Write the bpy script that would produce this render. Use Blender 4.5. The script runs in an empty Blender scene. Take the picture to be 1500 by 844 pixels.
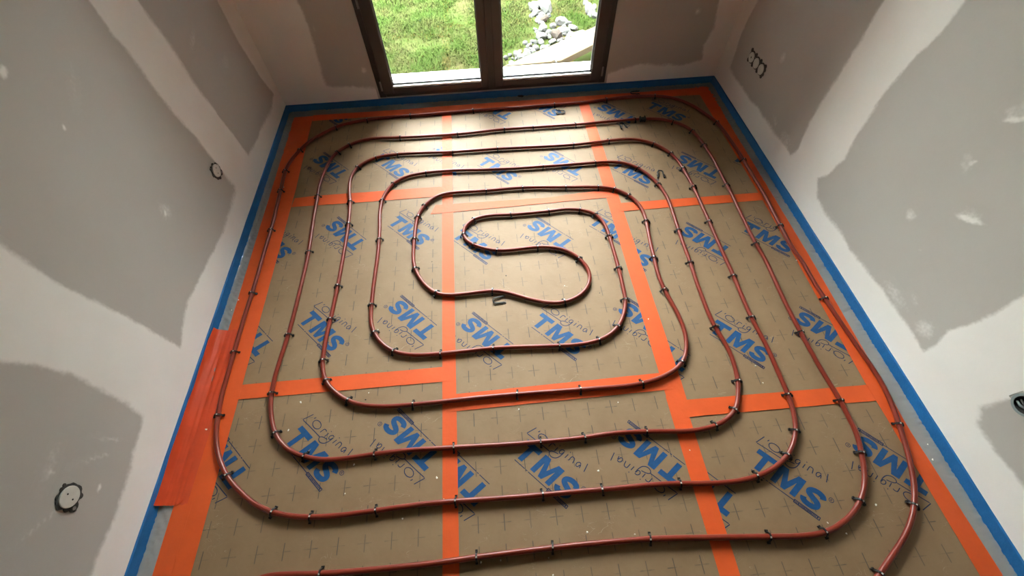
import bpy, bmesh, math, random
import numpy as np
from mathutils import Matrix, Vector
from mathutils.geometry import tessellate_polygon
from mathutils import noise as mnoise

C = bpy.context.scene.collection
R = random.Random(7)
rng = np.random.default_rng(7)

# ------------------------------------------------------------------ camera
CAM_H, FPX = 1.85, 625.67
_y, _p, _r = (math.radians(a) for a in (3.5757, 56.3047, -1.9202))
_fw = np.array([math.sin(_y) * math.cos(_p), math.cos(_y) * math.cos(_p), -math.sin(_p)])
_rt = np.array([math.cos(_y), -math.sin(_y), 0.0])
_up = np.cross(_rt, _fw)
RT = math.cos(_r) * _rt + math.sin(_r) * _up
UP = -math.sin(_r) * _rt + math.cos(_r) * _up
FW = _fw
CAM = np.array([0.0, 0.0, CAM_H])
cam = bpy.data.cameras.new('camera')
cam.sensor_width = 36.0
cam.lens = FPX * 36.0 / 1500.0
cam.clip_start = 0.02
co = bpy.data.objects.new('camera', cam)
C.objects.link(co)
co.matrix_world = Matrix((
    (RT[0], UP[0], -FW[0], CAM[0]), (RT[1], UP[1], -FW[1], CAM[1]),
    (RT[2], UP[2], -FW[2], CAM[2]), (0, 0, 0, 1)))
bpy.context.scene.camera = co

# ------------------------------------------------------------------ light and exposure
SKY_STRENGTH = 10.0
EXPOSURE = 3.36
world = bpy.data.worlds.new('overcast_sky')
bpy.context.scene.world = world
world.use_nodes = True
wn = world.node_tree.nodes
# overcast sky after the CIE standard: luminance (1 + 2 sin(elevation)) / 3 of the zenith
_N, _L = wn, world.node_tree.links
_tc = _N.new('ShaderNodeTexCoord')
_sp = _N.new('ShaderNodeSeparateXYZ')
_L.new(_tc.outputs['Generated'], _sp.inputs[0])
_m1 = _N.new('ShaderNodeMath')
_m1.operation = 'MAXIMUM'
_L.new(_sp.outputs['Z'], _m1.inputs[0])
_m1.inputs[1].default_value = 0.0
_m2 = _N.new('ShaderNodeMath')
_m2.operation = 'MULTIPLY_ADD'
_L.new(_m1.outputs[0], _m2.inputs[0])
_m2.inputs[1].default_value = 2.0 / 3.0 * SKY_STRENGTH
_m2.inputs[2].default_value = 1.0 / 3.0 * SKY_STRENGTH
wn['Background'].inputs['Color'].default_value = (0.965, 0.985, 1.0, 1)
_L.new(_m2.outputs[0], wn['Background'].inputs['Strength'])
vs = bpy.context.scene.view_settings
vs.view_transform = 'Standard'
vs.look = 'None'
vs.gamma = 1.0
vs.use_curve_mapping = False
vs.exposure = EXPOSURE


# ------------------------------------------------------------------ helpers
def ray(u, v):
    return RT * ((u - 750) / FPX) + UP * (-(v - 422) / FPX) + FW


def fl(u, v, z=0.0):
    """the point of the level z that the photograph shows at pixel u, v"""
    d = ray(u, v)
    return CAM + d * ((z - CAM_H) / d[2])


def on_x(u, v, x):
    d = ray(u, v)
    return CAM + d * (x / d[0])


def on_y(u, v, y):
    d = ray(u, v)
    return CAM + d * (y / d[1])


def obj(name, verts, faces, mat, parent=None, mats=None, midx=None, smooth=False, loc=None):
    me = bpy.data.meshes.new(name)
    me.from_pydata([tuple(map(float, v)) for v in verts], [], faces)
    for m in (mats or [mat]):
        me.materials.append(m)
    if midx is not None:
        me.polygons.foreach_set('material_index', midx)
    if smooth:
        me.polygons.foreach_set('use_smooth', [True] * len(me.polygons))
    me.update()
    o = bpy.data.objects.new(name, me)
    C.objects.link(o)
    if loc is not None:
        o.location = loc
    if parent is not None:
        o.parent = parent
    return o


def tag(o, label=None, cat=None, group=None, kind=None):
    for k, v in (('label', label), ('category', cat), ('group', group), ('kind', kind)):
        if v:
            o[k] = v
    return o


def empty(name, loc=(0, 0, 0)):
    o = bpy.data.objects.new(name, None)
    o.empty_display_size = 0.05
    o.location = loc
    C.objects.link(o)
    return o


class MB:
    """collects shapes for one mesh"""

    def __init__(self):
        self.v, self.f, self.m = [], [], []

    def add(self, verts, faces, m=0):
        n = len(self.v)
        self.v += [tuple(p) for p in verts]
        self.f += [tuple(i + n for i in f) for f in faces]
        self.m += [m] * len(faces)

    def box(self, x0, x1, y0, y1, z0, z1, m=0):
        self.add([(x0, y0, z0), (x1, y0, z0), (x1, y1, z0), (x0, y1, z0),
                  (x0, y0, z1), (x1, y0, z1), (x1, y1, z1), (x0, y1, z1)],
                 [(0, 3, 2, 1), (4, 5, 6, 7), (0, 1, 5, 4), (1, 2, 6, 5), (2, 3, 7, 6), (3, 0, 4, 7)], m)

    def tube(self, pts, r, n=8, m=0, caps=True):
        pts = [Vector(p) for p in pts]
        rings = []
        for i, p in enumerate(pts):
            t = (pts[min(i + 1, len(pts) - 1)] - pts[max(i - 1, 0)]).normalized()
            a = t.cross(Vector((0, 0, 1)))
            if a.length < 1e-4:
                a = Vector((1, 0, 0))
            a.normalize()
            b = a.cross(t)
            rings.append([p + (a * math.cos(2 * math.pi * k / n) + b * math.sin(2 * math.pi * k / n)) * r for k in range(n)])
        vs_ = [q for rg in rings for q in rg]
        fs = []
        for i in range(len(pts) - 1):
            for k in range(n):
                fs.append((i * n + k, i * n + (k + 1) % n, (i + 1) * n + (k + 1) % n, (i + 1) * n + k))
        if caps:
            fs.append(tuple(range(n))[::-1])
            fs.append(tuple((len(pts) - 1) * n + k for k in range(n)))
        self.add(vs_, fs, m)

    def build(self, name, mats, parent=None, smooth=False, loc=None):
        mats = mats if isinstance(mats, (list, tuple)) else [mats]
        return obj(name, self.v, self.f, None, parent, mats, self.m, smooth, loc)


def bevel(o, w, seg=2):
    b = o.modifiers.new('bevel', 'BEVEL')
    b.width, b.segments, b.limit_method = w, seg, 'ANGLE'
    return o


# ------------------------------------------------------------------ materials
def mat_new(name):
    m = bpy.data.materials.new(name)
    m.use_nodes = True
    return m, m.node_tree, m.node_tree.nodes['Principled BSDF']


def simple(name, col, rough=0.5, spec=0.5, noise_amt=0.0, noise_scale=8.0, bump=0.0, bump_scale=60.0, detail=4):
    m, nt, b = mat_new(name)
    b.inputs['Base Color'].default_value = (*col, 1)
    b.inputs['Roughness'].default_value = rough
    b.inputs['Specular IOR Level'].default_value = spec
    tc = nt.nodes.new('ShaderNodeTexCoord')
    if noise_amt:
        nz = nt.nodes.new('ShaderNodeTexNoise')
        nz.inputs['Scale'].default_value = noise_scale
        nz.inputs['Detail'].default_value = detail
        nt.links.new(tc.outputs['Object'], nz.inputs['Vector'])
        mr = nt.nodes.new('ShaderNodeMapRange')
        mr.inputs['From Min'].default_value, mr.inputs['From Max'].default_value = 0.3, 0.7
        mr.inputs['To Min'].default_value, mr.inputs['To Max'].default_value = 1 - noise_amt, 1 + noise_amt
        nt.links.new(nz.outputs['Fac'], mr.inputs['Value'])
        mx = nt.nodes.new('ShaderNodeVectorMath')
        mx.operation = 'SCALE'
        mx.inputs[0].default_value = col
        nt.links.new(mr.outputs['Result'], mx.inputs['Scale'])
        nt.links.new(mx.outputs['Vector'], b.inputs['Base Color'])
    if bump:
        nz2 = nt.nodes.new('ShaderNodeTexNoise')
        nz2.inputs['Scale'].default_value = bump_scale
        nz2.inputs['Detail'].default_value = 5
        nt.links.new(tc.outputs['Object'], nz2.inputs['Vector'])
        bp = nt.nodes.new('ShaderNodeBump')
        bp.inputs['Strength'].default_value = bump
        bp.inputs['Distance'].default_value = 0.004
        nt.links.new(nz2.outputs['Fac'], bp.inputs['Height'])
        nt.links.new(bp.outputs['Normal'], b.inputs['Normal'])
    return m


def kraft():
    """tan laminate with a ten centimetre grid of printed crosses, in the coordinates of each board"""
    m, nt, b = mat_new('kraft_board')
    N, L = nt.nodes, nt.links
    tc = N.new('ShaderNodeTexCoord')
    sep = N.new('ShaderNodeSeparateXYZ')
    L.new(tc.outputs['Object'], sep.inputs[0])

    def M(op, a, c=None):
        n = N.new('ShaderNodeMath')
        n.operation = op
        for i, q in enumerate((a, c)):
            if q is None:
                continue
            if isinstance(q, (int, float)):
                n.inputs[i].default_value = q
            else:
                L.new(q, n.inputs[i])
        return n.outputs[0]

    def step(val, lo, hi):
        n = N.new('ShaderNodeMapRange')
        n.inputs['From Min'].default_value, n.inputs['From Max'].default_value = lo, hi
        n.inputs['To Min'].default_value, n.inputs['To Max'].default_value = 1, 0
        L.new(val, n.inputs['Value'])
        return n.outputs['Result']

    wob = N.new('ShaderNodeTexNoise')
    wob.inputs['Scale'].default_value = 30
    L.new(tc.outputs['Object'], wob.inputs['Vector'])
    cell, frac = [], []
    for ax in ('X', 'Y'):
        c = M('ADD', M('MULTIPLY', sep.outputs[ax], 10.0), 0.5)
        fl_ = M('FLOOR', c)
        cell.append(fl_)
        frac.append(M('ABSOLUTE', M('MULTIPLY', M('SUBTRACT', M('SUBTRACT', c, fl_), 0.5), 0.1)))
    cmb = N.new('ShaderNodeCombineXYZ')
    L.new(cell[0], cmb.inputs[0])
    L.new(cell[1], cmb.inputs[1])
    wv = N.new('ShaderNodeTexWhiteNoise')
    wv.noise_dimensions = '2D'
    L.new(cmb.outputs[0], wv.inputs['Vector'])
    wsep = N.new('ShaderNodeSeparateXYZ')
    L.new(wv.outputs['Color'], wsep.inputs[0])
    ink = N.new('ShaderNodeMapRange')
    ink.inputs['From Min'].default_value, ink.inputs['From Max'].default_value = 0.35, 0.6
    L.new(wob.outputs['Fac'], ink.inputs['Value'])
    ver = M('MULTIPLY', M('MULTIPLY', step(frac[0], 0.0010, 0.0022), step(frac[1], 0.027, 0.031)),
            M('ADD', M('MULTIPLY', wsep.outputs[0], 0.35), 0.50))
    hor = M('MULTIPLY', M('MULTIPLY', step(frac[1], 0.0009, 0.0022), step(frac[0], 0.024, 0.029)),
            M('MULTIPLY', M('MULTIPLY', M('ADD', wsep.outputs[1], 0.35), 0.55), ink.outputs['Result']))
    crs = M('MAXIMUM', ver, hor)
    # paper tone
    n1 = N.new('ShaderNodeTexNoise')
    n1.inputs['Scale'].default_value = 5
    n1.inputs['Detail'].default_value = 7
    n1.inputs['Roughness'].default_value = 0.65
    L.new(tc.outputs['Object'], n1.inputs['Vector'])
    rp = N.new('ShaderNodeValToRGB')
    rp.color_ramp.elements[0].position, rp.color_ramp.elements[1].position = 0.3, 0.72
    rp.color_ramp.elements[0].color = (0.215, 0.128, 0.061, 1)
    rp.color_ramp.elements[1].color = (0.262, 0.165, 0.086, 1)
    L.new(n1.outputs['Fac'], rp.inputs['Fac'])
    # pale scratches in the film
    mp = N.new('ShaderNodeMapping')
    mp.inputs['Scale'].default_value = (1.0, 2.6, 1)
    mp.inputs['Rotation'].default_value = (0, 0, 0.5)
    L.new(tc.outputs['Object'], mp.inputs['Vector'])
    vo = N.new('ShaderNodeTexNoise')
    vo.inputs['Scale'].default_value = 9
    vo.inputs['Detail'].default_value = 2
    vo.inputs['Distortion'].default_value = 1.2
    L.new(mp.outputs['Vector'], vo.inputs['Vector'])
    scr = step(M('ABSOLUTE', M('SUBTRACT', vo.outputs['Fac'], 0.5)), 0.0015, 0.006)
    gate = N.new('ShaderNodeTexNoise')
    gate.inputs['Scale'].default_value = 7
    L.new(tc.outputs['Object'], gate.inputs['Vector'])
    gt = N.new('ShaderNodeMapRange')
    gt.inputs['From Min'].default_value, gt.inputs['From Max'].default_value = 0.56, 0.64
    L.new(gate.outputs['Fac'], gt.inputs['Value'])
    scr = M('MULTIPLY', scr, gt.outputs['Result'])
    mx1 = N.new('ShaderNodeMix')
    mx1.data_type = 'RGBA'
    mx1.inputs['B'].default_value = (0.40, 0.32, 0.22, 1)
    L.new(M('MULTIPLY', scr, 0.45), mx1.inputs['Factor'])
    L.new(rp.outputs['Color'], mx1.inputs['A'])
    mx = N.new('ShaderNodeMix')
    mx.data_type = 'RGBA'
    mx.inputs['B'].default_value = (0.045, 0.040, 0.035, 1)
    L.new(crs, mx.inputs['Factor'])
    L.new(mx1.outputs['Result'], mx.inputs['A'])
    L.new(mx.outputs['Result'], b.inputs['Base Color'])
    b.inputs['Roughness'].default_value = 0.68
    b.inputs['Specular IOR Level'].default_value = 0.58
    # film creases
    bp = N.new('ShaderNodeBump')
    bp.inputs['Strength'].default_value = 0.35
    bp.inputs['Distance'].default_value = 0.003
    nb = N.new('ShaderNodeTexNoise')
    nb.inputs['Scale'].default_value = 14
    nb.inputs['Detail'].default_value = 6
    nb.inputs['Distortion'].default_value = 0.8
    L.new(tc.outputs['Object'], nb.inputs['Vector'])
    L.new(M('ADD', nb.outputs['Fac'], M('MULTIPLY', scr, 0.25)), bp.inputs['Height'])
    L.new(bp.outputs['Normal'], b.inputs['Normal'])
    return m


def compound_mat():
    """plaster skim whose thin edges let the grey plasterboard show (attribute 'cover')"""
    m, nt, b = mat_new('joint_compound')
    N, L = nt.nodes, nt.links
    at = N.new('ShaderNodeAttribute')
    at.attribute_name = 'cover'
    tc = N.new('ShaderNodeTexCoord')
    nz = N.new('ShaderNodeTexNoise')
    nz.inputs['Scale'].default_value = 5
    nz.inputs['Detail'].default_value = 8
    L.new(tc.outputs['Object'], nz.inputs['Vector'])
    rp = N.new('ShaderNodeValToRGB')
    rp.color_ramp.elements[0].position, rp.color_ramp.elements[1].position = 0.3, 0.7
    rp.color_ramp.elements[0].color = (0.82, 0.80, 0.765, 1)
    rp.color_ramp.elements[1].color = (0.86, 0.84, 0.805, 1)
    L.new(nz.outputs['Fac'], rp.inputs['Fac'])
    nf = N.new('ShaderNodeTexNoise')
    nf.inputs['Scale'].default_value = 70
    nf.inputs['Detail'].default_value = 4
    L.new(tc.outputs['Object'], nf.inputs['Vector'])
    ad = N.new('ShaderNodeMath')
    ad.operation = 'MULTIPLY_ADD'
    L.new(nf.outputs['Fac'], ad.inputs[0])
    ad.inputs[1].default_value = 0.5
    ad.inputs[2].default_value = -0.25
    sm = N.new('ShaderNodeMath')
    L.new(at.outputs['Fac'], sm.inputs[0])
    L.new(ad.outputs[0], sm.inputs[1])
    mr = N.new('ShaderNodeMapRange')
    mr.interpolation_type = 'SMOOTHSTEP'
    mr.inputs['From Min'].default_value, mr.inputs['From Max'].default_value = 0.12, 0.85
    L.new(sm.outputs[0], mr.inputs['Value'])
    mx = N.new('ShaderNodeMix')
    mx.data_type = 'RGBA'
    mx.inputs['A'].default_value = (*BOARD, 1)
    L.new(mr.outputs['Result'], mx.inputs['Factor'])
    L.new(rp.outputs['Color'], mx.inputs['B'])
    L.new(mx.outputs['Result'], b.inputs['Base Color'])
    b.inputs['Roughness'].default_value = 0.8
    b.inputs['Specular IOR Level'].default_value = 0.25
    bp = N.new('ShaderNodeBump')
    bp.inputs['Strength'].default_value = 0.12
    bp.inputs['Distance'].default_value = 0.002
    L.new(nf.outputs['Fac'], bp.inputs['Height'])
    L.new(bp.outputs['Normal'], b.inputs['Normal'])
    return m


def see_through(name, col, alpha, rough, spec=0.5, bump=0.0):
    m, nt, b = mat_new(name)
    b.inputs['Base Color'].default_value = (*col, 1)
    b.inputs['Roughness'].default_value = rough
    b.inputs['Specular IOR Level'].default_value = spec
    b.inputs['Alpha'].default_value = alpha
    return m


def glass_mat():
    m = bpy.data.materials.new('window_glass')
    m.use_nodes = True
    nt = m.node_tree
    nt.nodes.clear()
    out = nt.nodes.new('ShaderNodeOutputMaterial')
    tr = nt.nodes.new('ShaderNodeBsdfTransparent')
    tr.inputs['Color'].default_value = (0.93, 0.96, 0.94, 1)
    gl = nt.nodes.new('ShaderNodeBsdfGlossy')
    gl.inputs['Roughness'].default_value = 0.02
    fr = nt.nodes.new('ShaderNodeFresnel')
    fr.inputs['IOR'].default_value = 1.35
    mx = nt.nodes.new('ShaderNodeMixShader')
    nt.links.new(fr.outputs[0], mx.inputs[0])
    nt.links.new(tr.outputs[0], mx.inputs[1])
    nt.links.new(gl.outputs[0], mx.inputs[2])
    nt.links.new(mx.outputs[0], out.inputs['Surface'])
    return m


BOARD = (0.495, 0.47, 0.435)
M_KRAFT = kraft()
M_FOAMCORE = simple('foam_core', (0.75, 0.72, 0.62), 0.8)
M_BLUE = simple('print_blue', (0.006, 0.062, 0.175), 0.62, 0.35, 0.12, 60)
M_NAVY = simple('print_navy', (0.009, 0.022, 0.070), 0.62, 0.35)
M_PIPE = simple('red_pipe', (0.185, 0.024, 0.012), 0.34, 0.36, 0.06, 20)
M_TAPE = simple('orange_tape', (0.66, 0.088, 0.014), 0.62, 0.38, 0.07, 9, 0.18, 45)
M_TAPED = simple('orange_tape_deep', (0.56, 0.052, 0.010), 0.40, 0.5, 0.10, 14, 0.45, 28)
M_STRIP = simple('blue_foam', (0.010, 0.135, 0.37), 0.55, 0.4, 0.08, 30, 0.3, 120)
M_FILM = see_through('clear_film', (0.47, 0.475, 0.465), 0.50, 0.10, 1.0)
M_CLIP = simple('black_plastic', (0.010, 0.009, 0.009), 0.45, 0.3)
M_CLIPGLINT = simple('painted_clip_glint', (0.56, 0.52, 0.49), 0.25, 0.6)  # glint on the black clip crown, painted as a pale band
M_BOARD = simple('plasterboard', BOARD, 0.85, 0.2, 0.03, 3, 0.05, 90)
M_COMPOUND = compound_mat()
M_FRAME = simple('brown_frame', (0.036, 0.032, 0.031), 0.38, 0.5, 0.10, 6)
M_SASH = simple('brown_sash', (0.055, 0.047, 0.044), 0.40, 0.5, 0.15, 9)
M_BEAD = simple('dusty_sky_glint_bead', (0.62, 0.66, 0.68), 0.28, 0.7, 0.10, 20)  # pale tone covers dust plus the sky reflection painted in
M_GASKET = simple('grey_gasket', (0.10, 0.115, 0.12), 0.5)
M_GLASS = glass_mat()
M_METAL = simple('hinge_metal', (0.22, 0.20, 0.19), 0.35, 0.5)
M_WHITEP = simple('white_plastic', (0.62, 0.60, 0.55), 0.5, 0.4, 0.05, 40)
M_BOXDARK = simple('box_dark', (0.055, 0.055, 0.050), 0.6, 0.3, 0.3, 60)
M_BOXTEAL = simple('box_grey_green', (0.25, 0.30, 0.30), 0.5, 0.4)
M_CRUMB = simple('plaster_crumb', (0.72, 0.68, 0.60), 0.8)
M_DIRT = simple('dark_dirt', (0.02, 0.018, 0.016), 0.8)
M_SCREED = simple('screed', (0.30, 0.29, 0.27), 0.9)
M_CEIL = simple('ceiling_board', (0.33, 0.32, 0.30), 0.9, 0.2)
M_RENDER = simple('block_wall', (0.42, 0.40, 0.37), 0.9)
M_SKYBLOCK = simple('dark_sky_block', (0.07, 0.065, 0.06), 0.85, 0.2, 0.15, 5)  # dark finish of the added wall that blocks the sky
M_SILL = simple('pale_stone', (0.115, 0.115, 0.110), 0.8, 0.1, 0.06, 12)
M_WOOD = simple('pale_timber', (0.075, 0.058, 0.036), 0.8, 0.08, 0.08, 14)
M_SOIL = simple('soil', (0.0150, 0.0215, 0.0045), 0.95, 0.03, 0.35, 7)
M_GRASS = simple('grass_blade', (0.0190, 0.0330, 0.0046), 0.95, 0.06, 0.25, 2.5)
M_STONE = simple('rubble_stone', (0.052, 0.052, 0.049), 0.9, 0.06, 0.22, 9, 0.5, 30)
M_STONEB = simple('brown_stone', (0.028, 0.023, 0.019), 0.9, 0.06, 0.22, 9, 0.5, 30)

def straw_mix(m, green, straw, scale):
    nt = m.node_tree
    b = nt.nodes['Principled BSDF']
    tc = nt.nodes.new('ShaderNodeTexCoord')
    nz = nt.nodes.new('ShaderNodeTexNoise')
    nz.inputs['Scale'].default_value = scale
    nz.inputs['Detail'].default_value = 5
    nt.links.new(tc.outputs['Object'], nz.inputs['Vector'])
    rp = nt.nodes.new('ShaderNodeValToRGB')
    rp.color_ramp.elements[0].position, rp.color_ramp.elements[1].position = 0.40, 0.68
    rp.color_ramp.elements[0].color = (*green, 1)
    rp.color_ramp.elements[1].color = (*straw, 1)
    nt.links.new(nz.outputs['Fac'], rp.inputs['Fac'])
    nt.links.new(rp.outputs['Color'], b.inputs['Base Color'])


straw_mix(M_GRASS, (0.0165, 0.0310, 0.0042), (0.0280, 0.0320, 0.0085), 4.5)
straw_mix(M_SOIL, (0.0150, 0.0220, 0.0045), (0.0240, 0.0225, 0.0085), 4.5)

# ------------------------------------------------------------------ the room
XL, XR, YF, YN, ZC = -1.398, 1.740, 2.925, -2.30, 2.50
DX0, DX1, DZ0, DZ1 = -0.723, 0.913, 0.072, 2.20      # french window opening
HX0, HX1, HZ = 0.25, 1.15, 2.08                      # doorway behind the camera
TB = 0.0125

mb = MB()
mb.box(XL - 0.3, XR + 0.3, YN - 1.6, YF + 0.32, -0.22, -0.06)
tag(mb.build('floor', M_SCREED), kind='structure')
mb = MB()
mb.box(XL - 0.3, XR + 0.3, YN - 1.6, YF + 0.32, ZC, ZC + 0.12)
tag(mb.build('ceiling', M_CEIL), kind='structure')


def wall_shell(name, boxes):
    mb = MB()
    for bx in boxes:
        mb.box(*bx)
    return tag(mb.build(name, M_RENDER), kind='structure')


wl = wall_shell('wall_left', [(XL - 0.26, XL - 0.07, YN - 0.2, YF + 0.32, -0.06, ZC)])
wr = wall_shell('wall_right', [(XR + 0.07, XR + 0.26, YN - 0.2, YF + 0.32, -0.06, ZC)])
wf = wall_shell('wall_far', [(XL - 0.07, DX0, YF + 0.03, YF + 0.30, -0.06, ZC), (DX1, XR + 0.07, YF + 0.03, YF + 0.30, -0.06, ZC),
                             (DX0, DX1, YF + 0.03, YF + 0.30, DZ1, ZC), (DX0, DX1, YF + 0.0, YF + 0.30, -0.06, DZ0 - 0.006)])
wn_ = wall_shell('wall_near', [(XL - 0.07, HX0, YN - 0.15, YN - 0.03, -0.06, ZC), (HX1, XR + 0.07, YN - 0.15, YN - 0.03, -0.06, ZC),
                               (HX0, HX1, YN - 0.15, YN - 0.03, HZ, ZC)])
# hall behind the doorway
wh = wall_shell('wall_hall', [(XL - 0.3, XR + 0.3, YN - 1.6, YN - 1.5, -0.06, ZC), (XL - 0.3, XL - 0.2, YN - 1.5, YN - 0.15, -0.06, ZC),
                              (XR + 0.2, XR + 0.3, YN - 1.5, YN - 0.15, -0.06, ZC)])


def sheet(plane, a0, a1, z0, z1, parent, holes=(), rect=None):
    """one plasterboard sheet; plane = ('x', X, sign) or ('y', Y, sign); holes = circles (a, z, r)"""
    ax, pos, sg = plane
    bm = bmesh.new()

    def P(a, z, d=0.0):
        return (pos + sg * d, a, z) if ax == 'x' else (a, pos + sg * d, z)
    loops = [[(a0, z0), (a1, z0), (a1, z1), (a0, z1)]]
    for (a, z, r) in holes:
        if a0 < a < a1:
            loops.append([(a + r * math.cos(t * math.pi / 10), z + r * math.sin(t * math.pi / 10)) for t in range(20)])
    if len(loops) > 1:
        eds = []
        for lp in loops:
            vsx = [bm.verts.new(P(*q)) for q in lp]
            eds += [bm.edges.new((vsx[i], vsx[(i + 1) % len(vsx)])) for i in range(len(vsx))]
        bmesh.ops.triangle_fill(bm, edges=eds, use_beauty=True)
    else:
        bm.faces.new([bm.verts.new(P(*q)) for q in loops[0]])
    ret = bmesh.ops.extrude_face_region(bm, geom=bm.faces[:])
    nv = [g for g in ret['geom'] if isinstance(g, bmesh.types.BMVert)]
    off = P(0, 0, TB)
    base = P(0, 0, 0)
    bmesh.ops.translate(bm, verts=nv, vec=Vector(off) - Vector(base))
    bmesh.ops.recalc_face_normals(bm, faces=bm.faces[:])
    me = bpy.data.meshes.new('plasterboard')
    bm.to_mesh(me)
    bm.free()
    me.materials.append(M_BOARD)
    o = bpy.data.objects.new('plasterboard', me)
    C.objects.link(o)
    o.parent = parent
    return o


# sockets on the walls: (wall, along, z)
tri = [on_x(u, v, XR) for u, v in ((1101.2, 85.4), (1108.7, 91.3), (1116.5, 100.4))]
tri_y = float(np.mean([p[1] for p in tri]))
tri_z = float(np.mean([p[2] for p in tri]))
sock_ln = on_x(101.5, 726.5, XL)
sock_lf = on_x(316, 251.5, XL)
sock_rn = on_x(1503, 594, XR)
holesL = [(sock_ln[1], sock_ln[2], 0.036), (sock_lf[1], sock_lf[2], 0.036)]
holesR = [(sock_rn[1], sock_rn[2], 0.036)] + [(tri_y + k * 0.071, tri_z, 0.033) for k in (-1, 0, 1)]

for a0, a1 in ((YN, -1.600), (-1.598, -0.397), (-0.395, 0.778), (0.780, 2.008), (2.010, YF + 0.02)):
    sheet(('x', XL, -1), a0, a1, -0.05, ZC, wl, holesL)
for a0, a1 in ((YN, -0.720), (-0.718, 0.482), (0.484, 1.698), (1.700, YF + 0.02)):
    sheet(('x', XR, 1), a0, a1, -0.05, ZC, wr, holesR)
sheet(('y', YF, 1), XL, DX0, -0.05, ZC, wf)
sheet(('y', YF, 1), DX1, XR, -0.05, ZC, wf)
sheet(('y', YF, 1), DX0 + 0.001, DX1 - 0.001, DZ1, ZC, wf)
sheet(('y', YN, -1), XL, HX0, -0.05, ZC, wn_)
sheet(('y', YN, -1), HX1, XR, -0.05, ZC, wn_)
sheet(('y', YN, -1), HX0 + 0.001, HX1 - 0.001, HZ, ZC, wn_)


def inside(poly, A, Z):
    """signed distance to a polygon, positive inside (vectorised)"""
    P = np.array(poly, float)
    ins = np.zeros(A.shape, bool)
    dist = np.full(A.shape, 1e9)
    n = len(P)
    for i in range(n):
        x0, y0 = P[i]
        x1, y1 = P[(i + 1) % n]
        c = ((y0 > Z) != (y1 > Z))
        with np.errstate(divide='ignore', invalid='ignore'):
            xi = (x1 - x0) * (Z - y0) / (y1 - y0 if y1 != y0 else 1e-9) + x0
        ins ^= c & (A < xi)
        dx, dy = x1 - x0, y1 - y0
        t = np.clip(((A - x0) * dx + (Z - y0) * dy) / (dx * dx + dy * dy + 1e-12), 0, 1)
        dist = np.minimum(dist, np.hypot(A - x0 - t * dx, Z - y0 - t * dy))
    return np.where(ins, dist, -dist)


def compound(plane, a0, a1, z1, grey, spots, holes, parent, skip=None, step=0.0125):
    """joint compound everywhere but on the bare grey fields; spots = (a, z, ra, rz, strength)"""
    ax, pos, sg = plane
    na, nz = int((a1 - a0) / step) + 1, int(z1 / step) + 1
    av, zv = np.linspace(a0, a1, na), np.linspace(0.0, z1, nz)
    A, Z = np.meshgrid(av, zv)
    jit = np.zeros(A.shape)
    jit2 = np.zeros(A.shape)
    for i in range(nz):
        for j in range(na):
            p = Vector((av[j] * 9, zv[i] * 5, pos * 3))
            jit[i, j] = mnoise.noise(p) * 0.014 + mnoise.noise(p * 4.1) * 0.006
            jit2[i, j] = mnoise.noise(p * 0.6)
    sd = np.full(A.shape, -1.0)
    for poly in grey:
        sd = np.maximum(sd, inside(poly, A, Z))
    width = 0.013 + 0.018 * np.clip(jit2 + 0.2, 0, 1)
    cov = np.clip(0.5 - (sd + jit) / (2 * width), 0, 1)
    for (a, z, ra, rz, st, ang) in spots:
        ca, sa = math.cos(ang), math.sin(ang)
        da, dz = A - a, Z - z
        q = np.hypot((da * ca + dz * sa) / ra, (-da * sa + dz * ca) / rz)
        cov = np.maximum(cov, st * np.clip(1.6 * (1 - q - 3 * jit), 0, 1))
    keep = cov > 0.02
    th = 0.0004 + 0.0012 * cov
    verts, cv, idx = [], [], -np.ones(A.shape, int)
    faces = []
    fk = (keep[:-1, :-1] | keep[1:, :-1] | keep[:-1, 1:] | keep[1:, 1:])
    for (a, z, r) in holes:
        q = np.hypot(A - a, Z - z) < r + 0.002
        fk &= ~(q[:-1, :-1] | q[1:, :-1] | q[:-1, 1:] | q[1:, 1:])
    if skip is not None:
        q = (A > skip[0]) & (A < skip[1]) & (Z > skip[2]) & (Z < skip[3])
        fk &= ~(q[:-1, :-1] | q[1:, :-1] | q[:-1, 1:] | q[1:, 1:])

    def vid(i, j):
        if idx[i, j] < 0:
            idx[i, j] = len(verts)
            d = pos - sg * th[i, j]
            verts.append((d, A[i, j], Z[i, j]) if ax == 'x' else (A[i, j], d, Z[i, j]))
            cv.append(cov[i, j])
        return idx[i, j]
    flip = (ax == 'x') == (sg < 0)
    for i, j in zip(*np.nonzero(fk)):
        f = (vid(i, j), vid(i, j + 1), vid(i + 1, j + 1), vid(i + 1, j))
        faces.append(f if flip else f[::-1])
    o = obj('joint_compound', verts, faces, M_COMPOUND, parent, smooth=True)
    at = o.data.attributes.new('cover', 'FLOAT', 'POINT')
    at.data.foreach_set('value', np.array(cv, dtype=np.float32))
    return o


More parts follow.
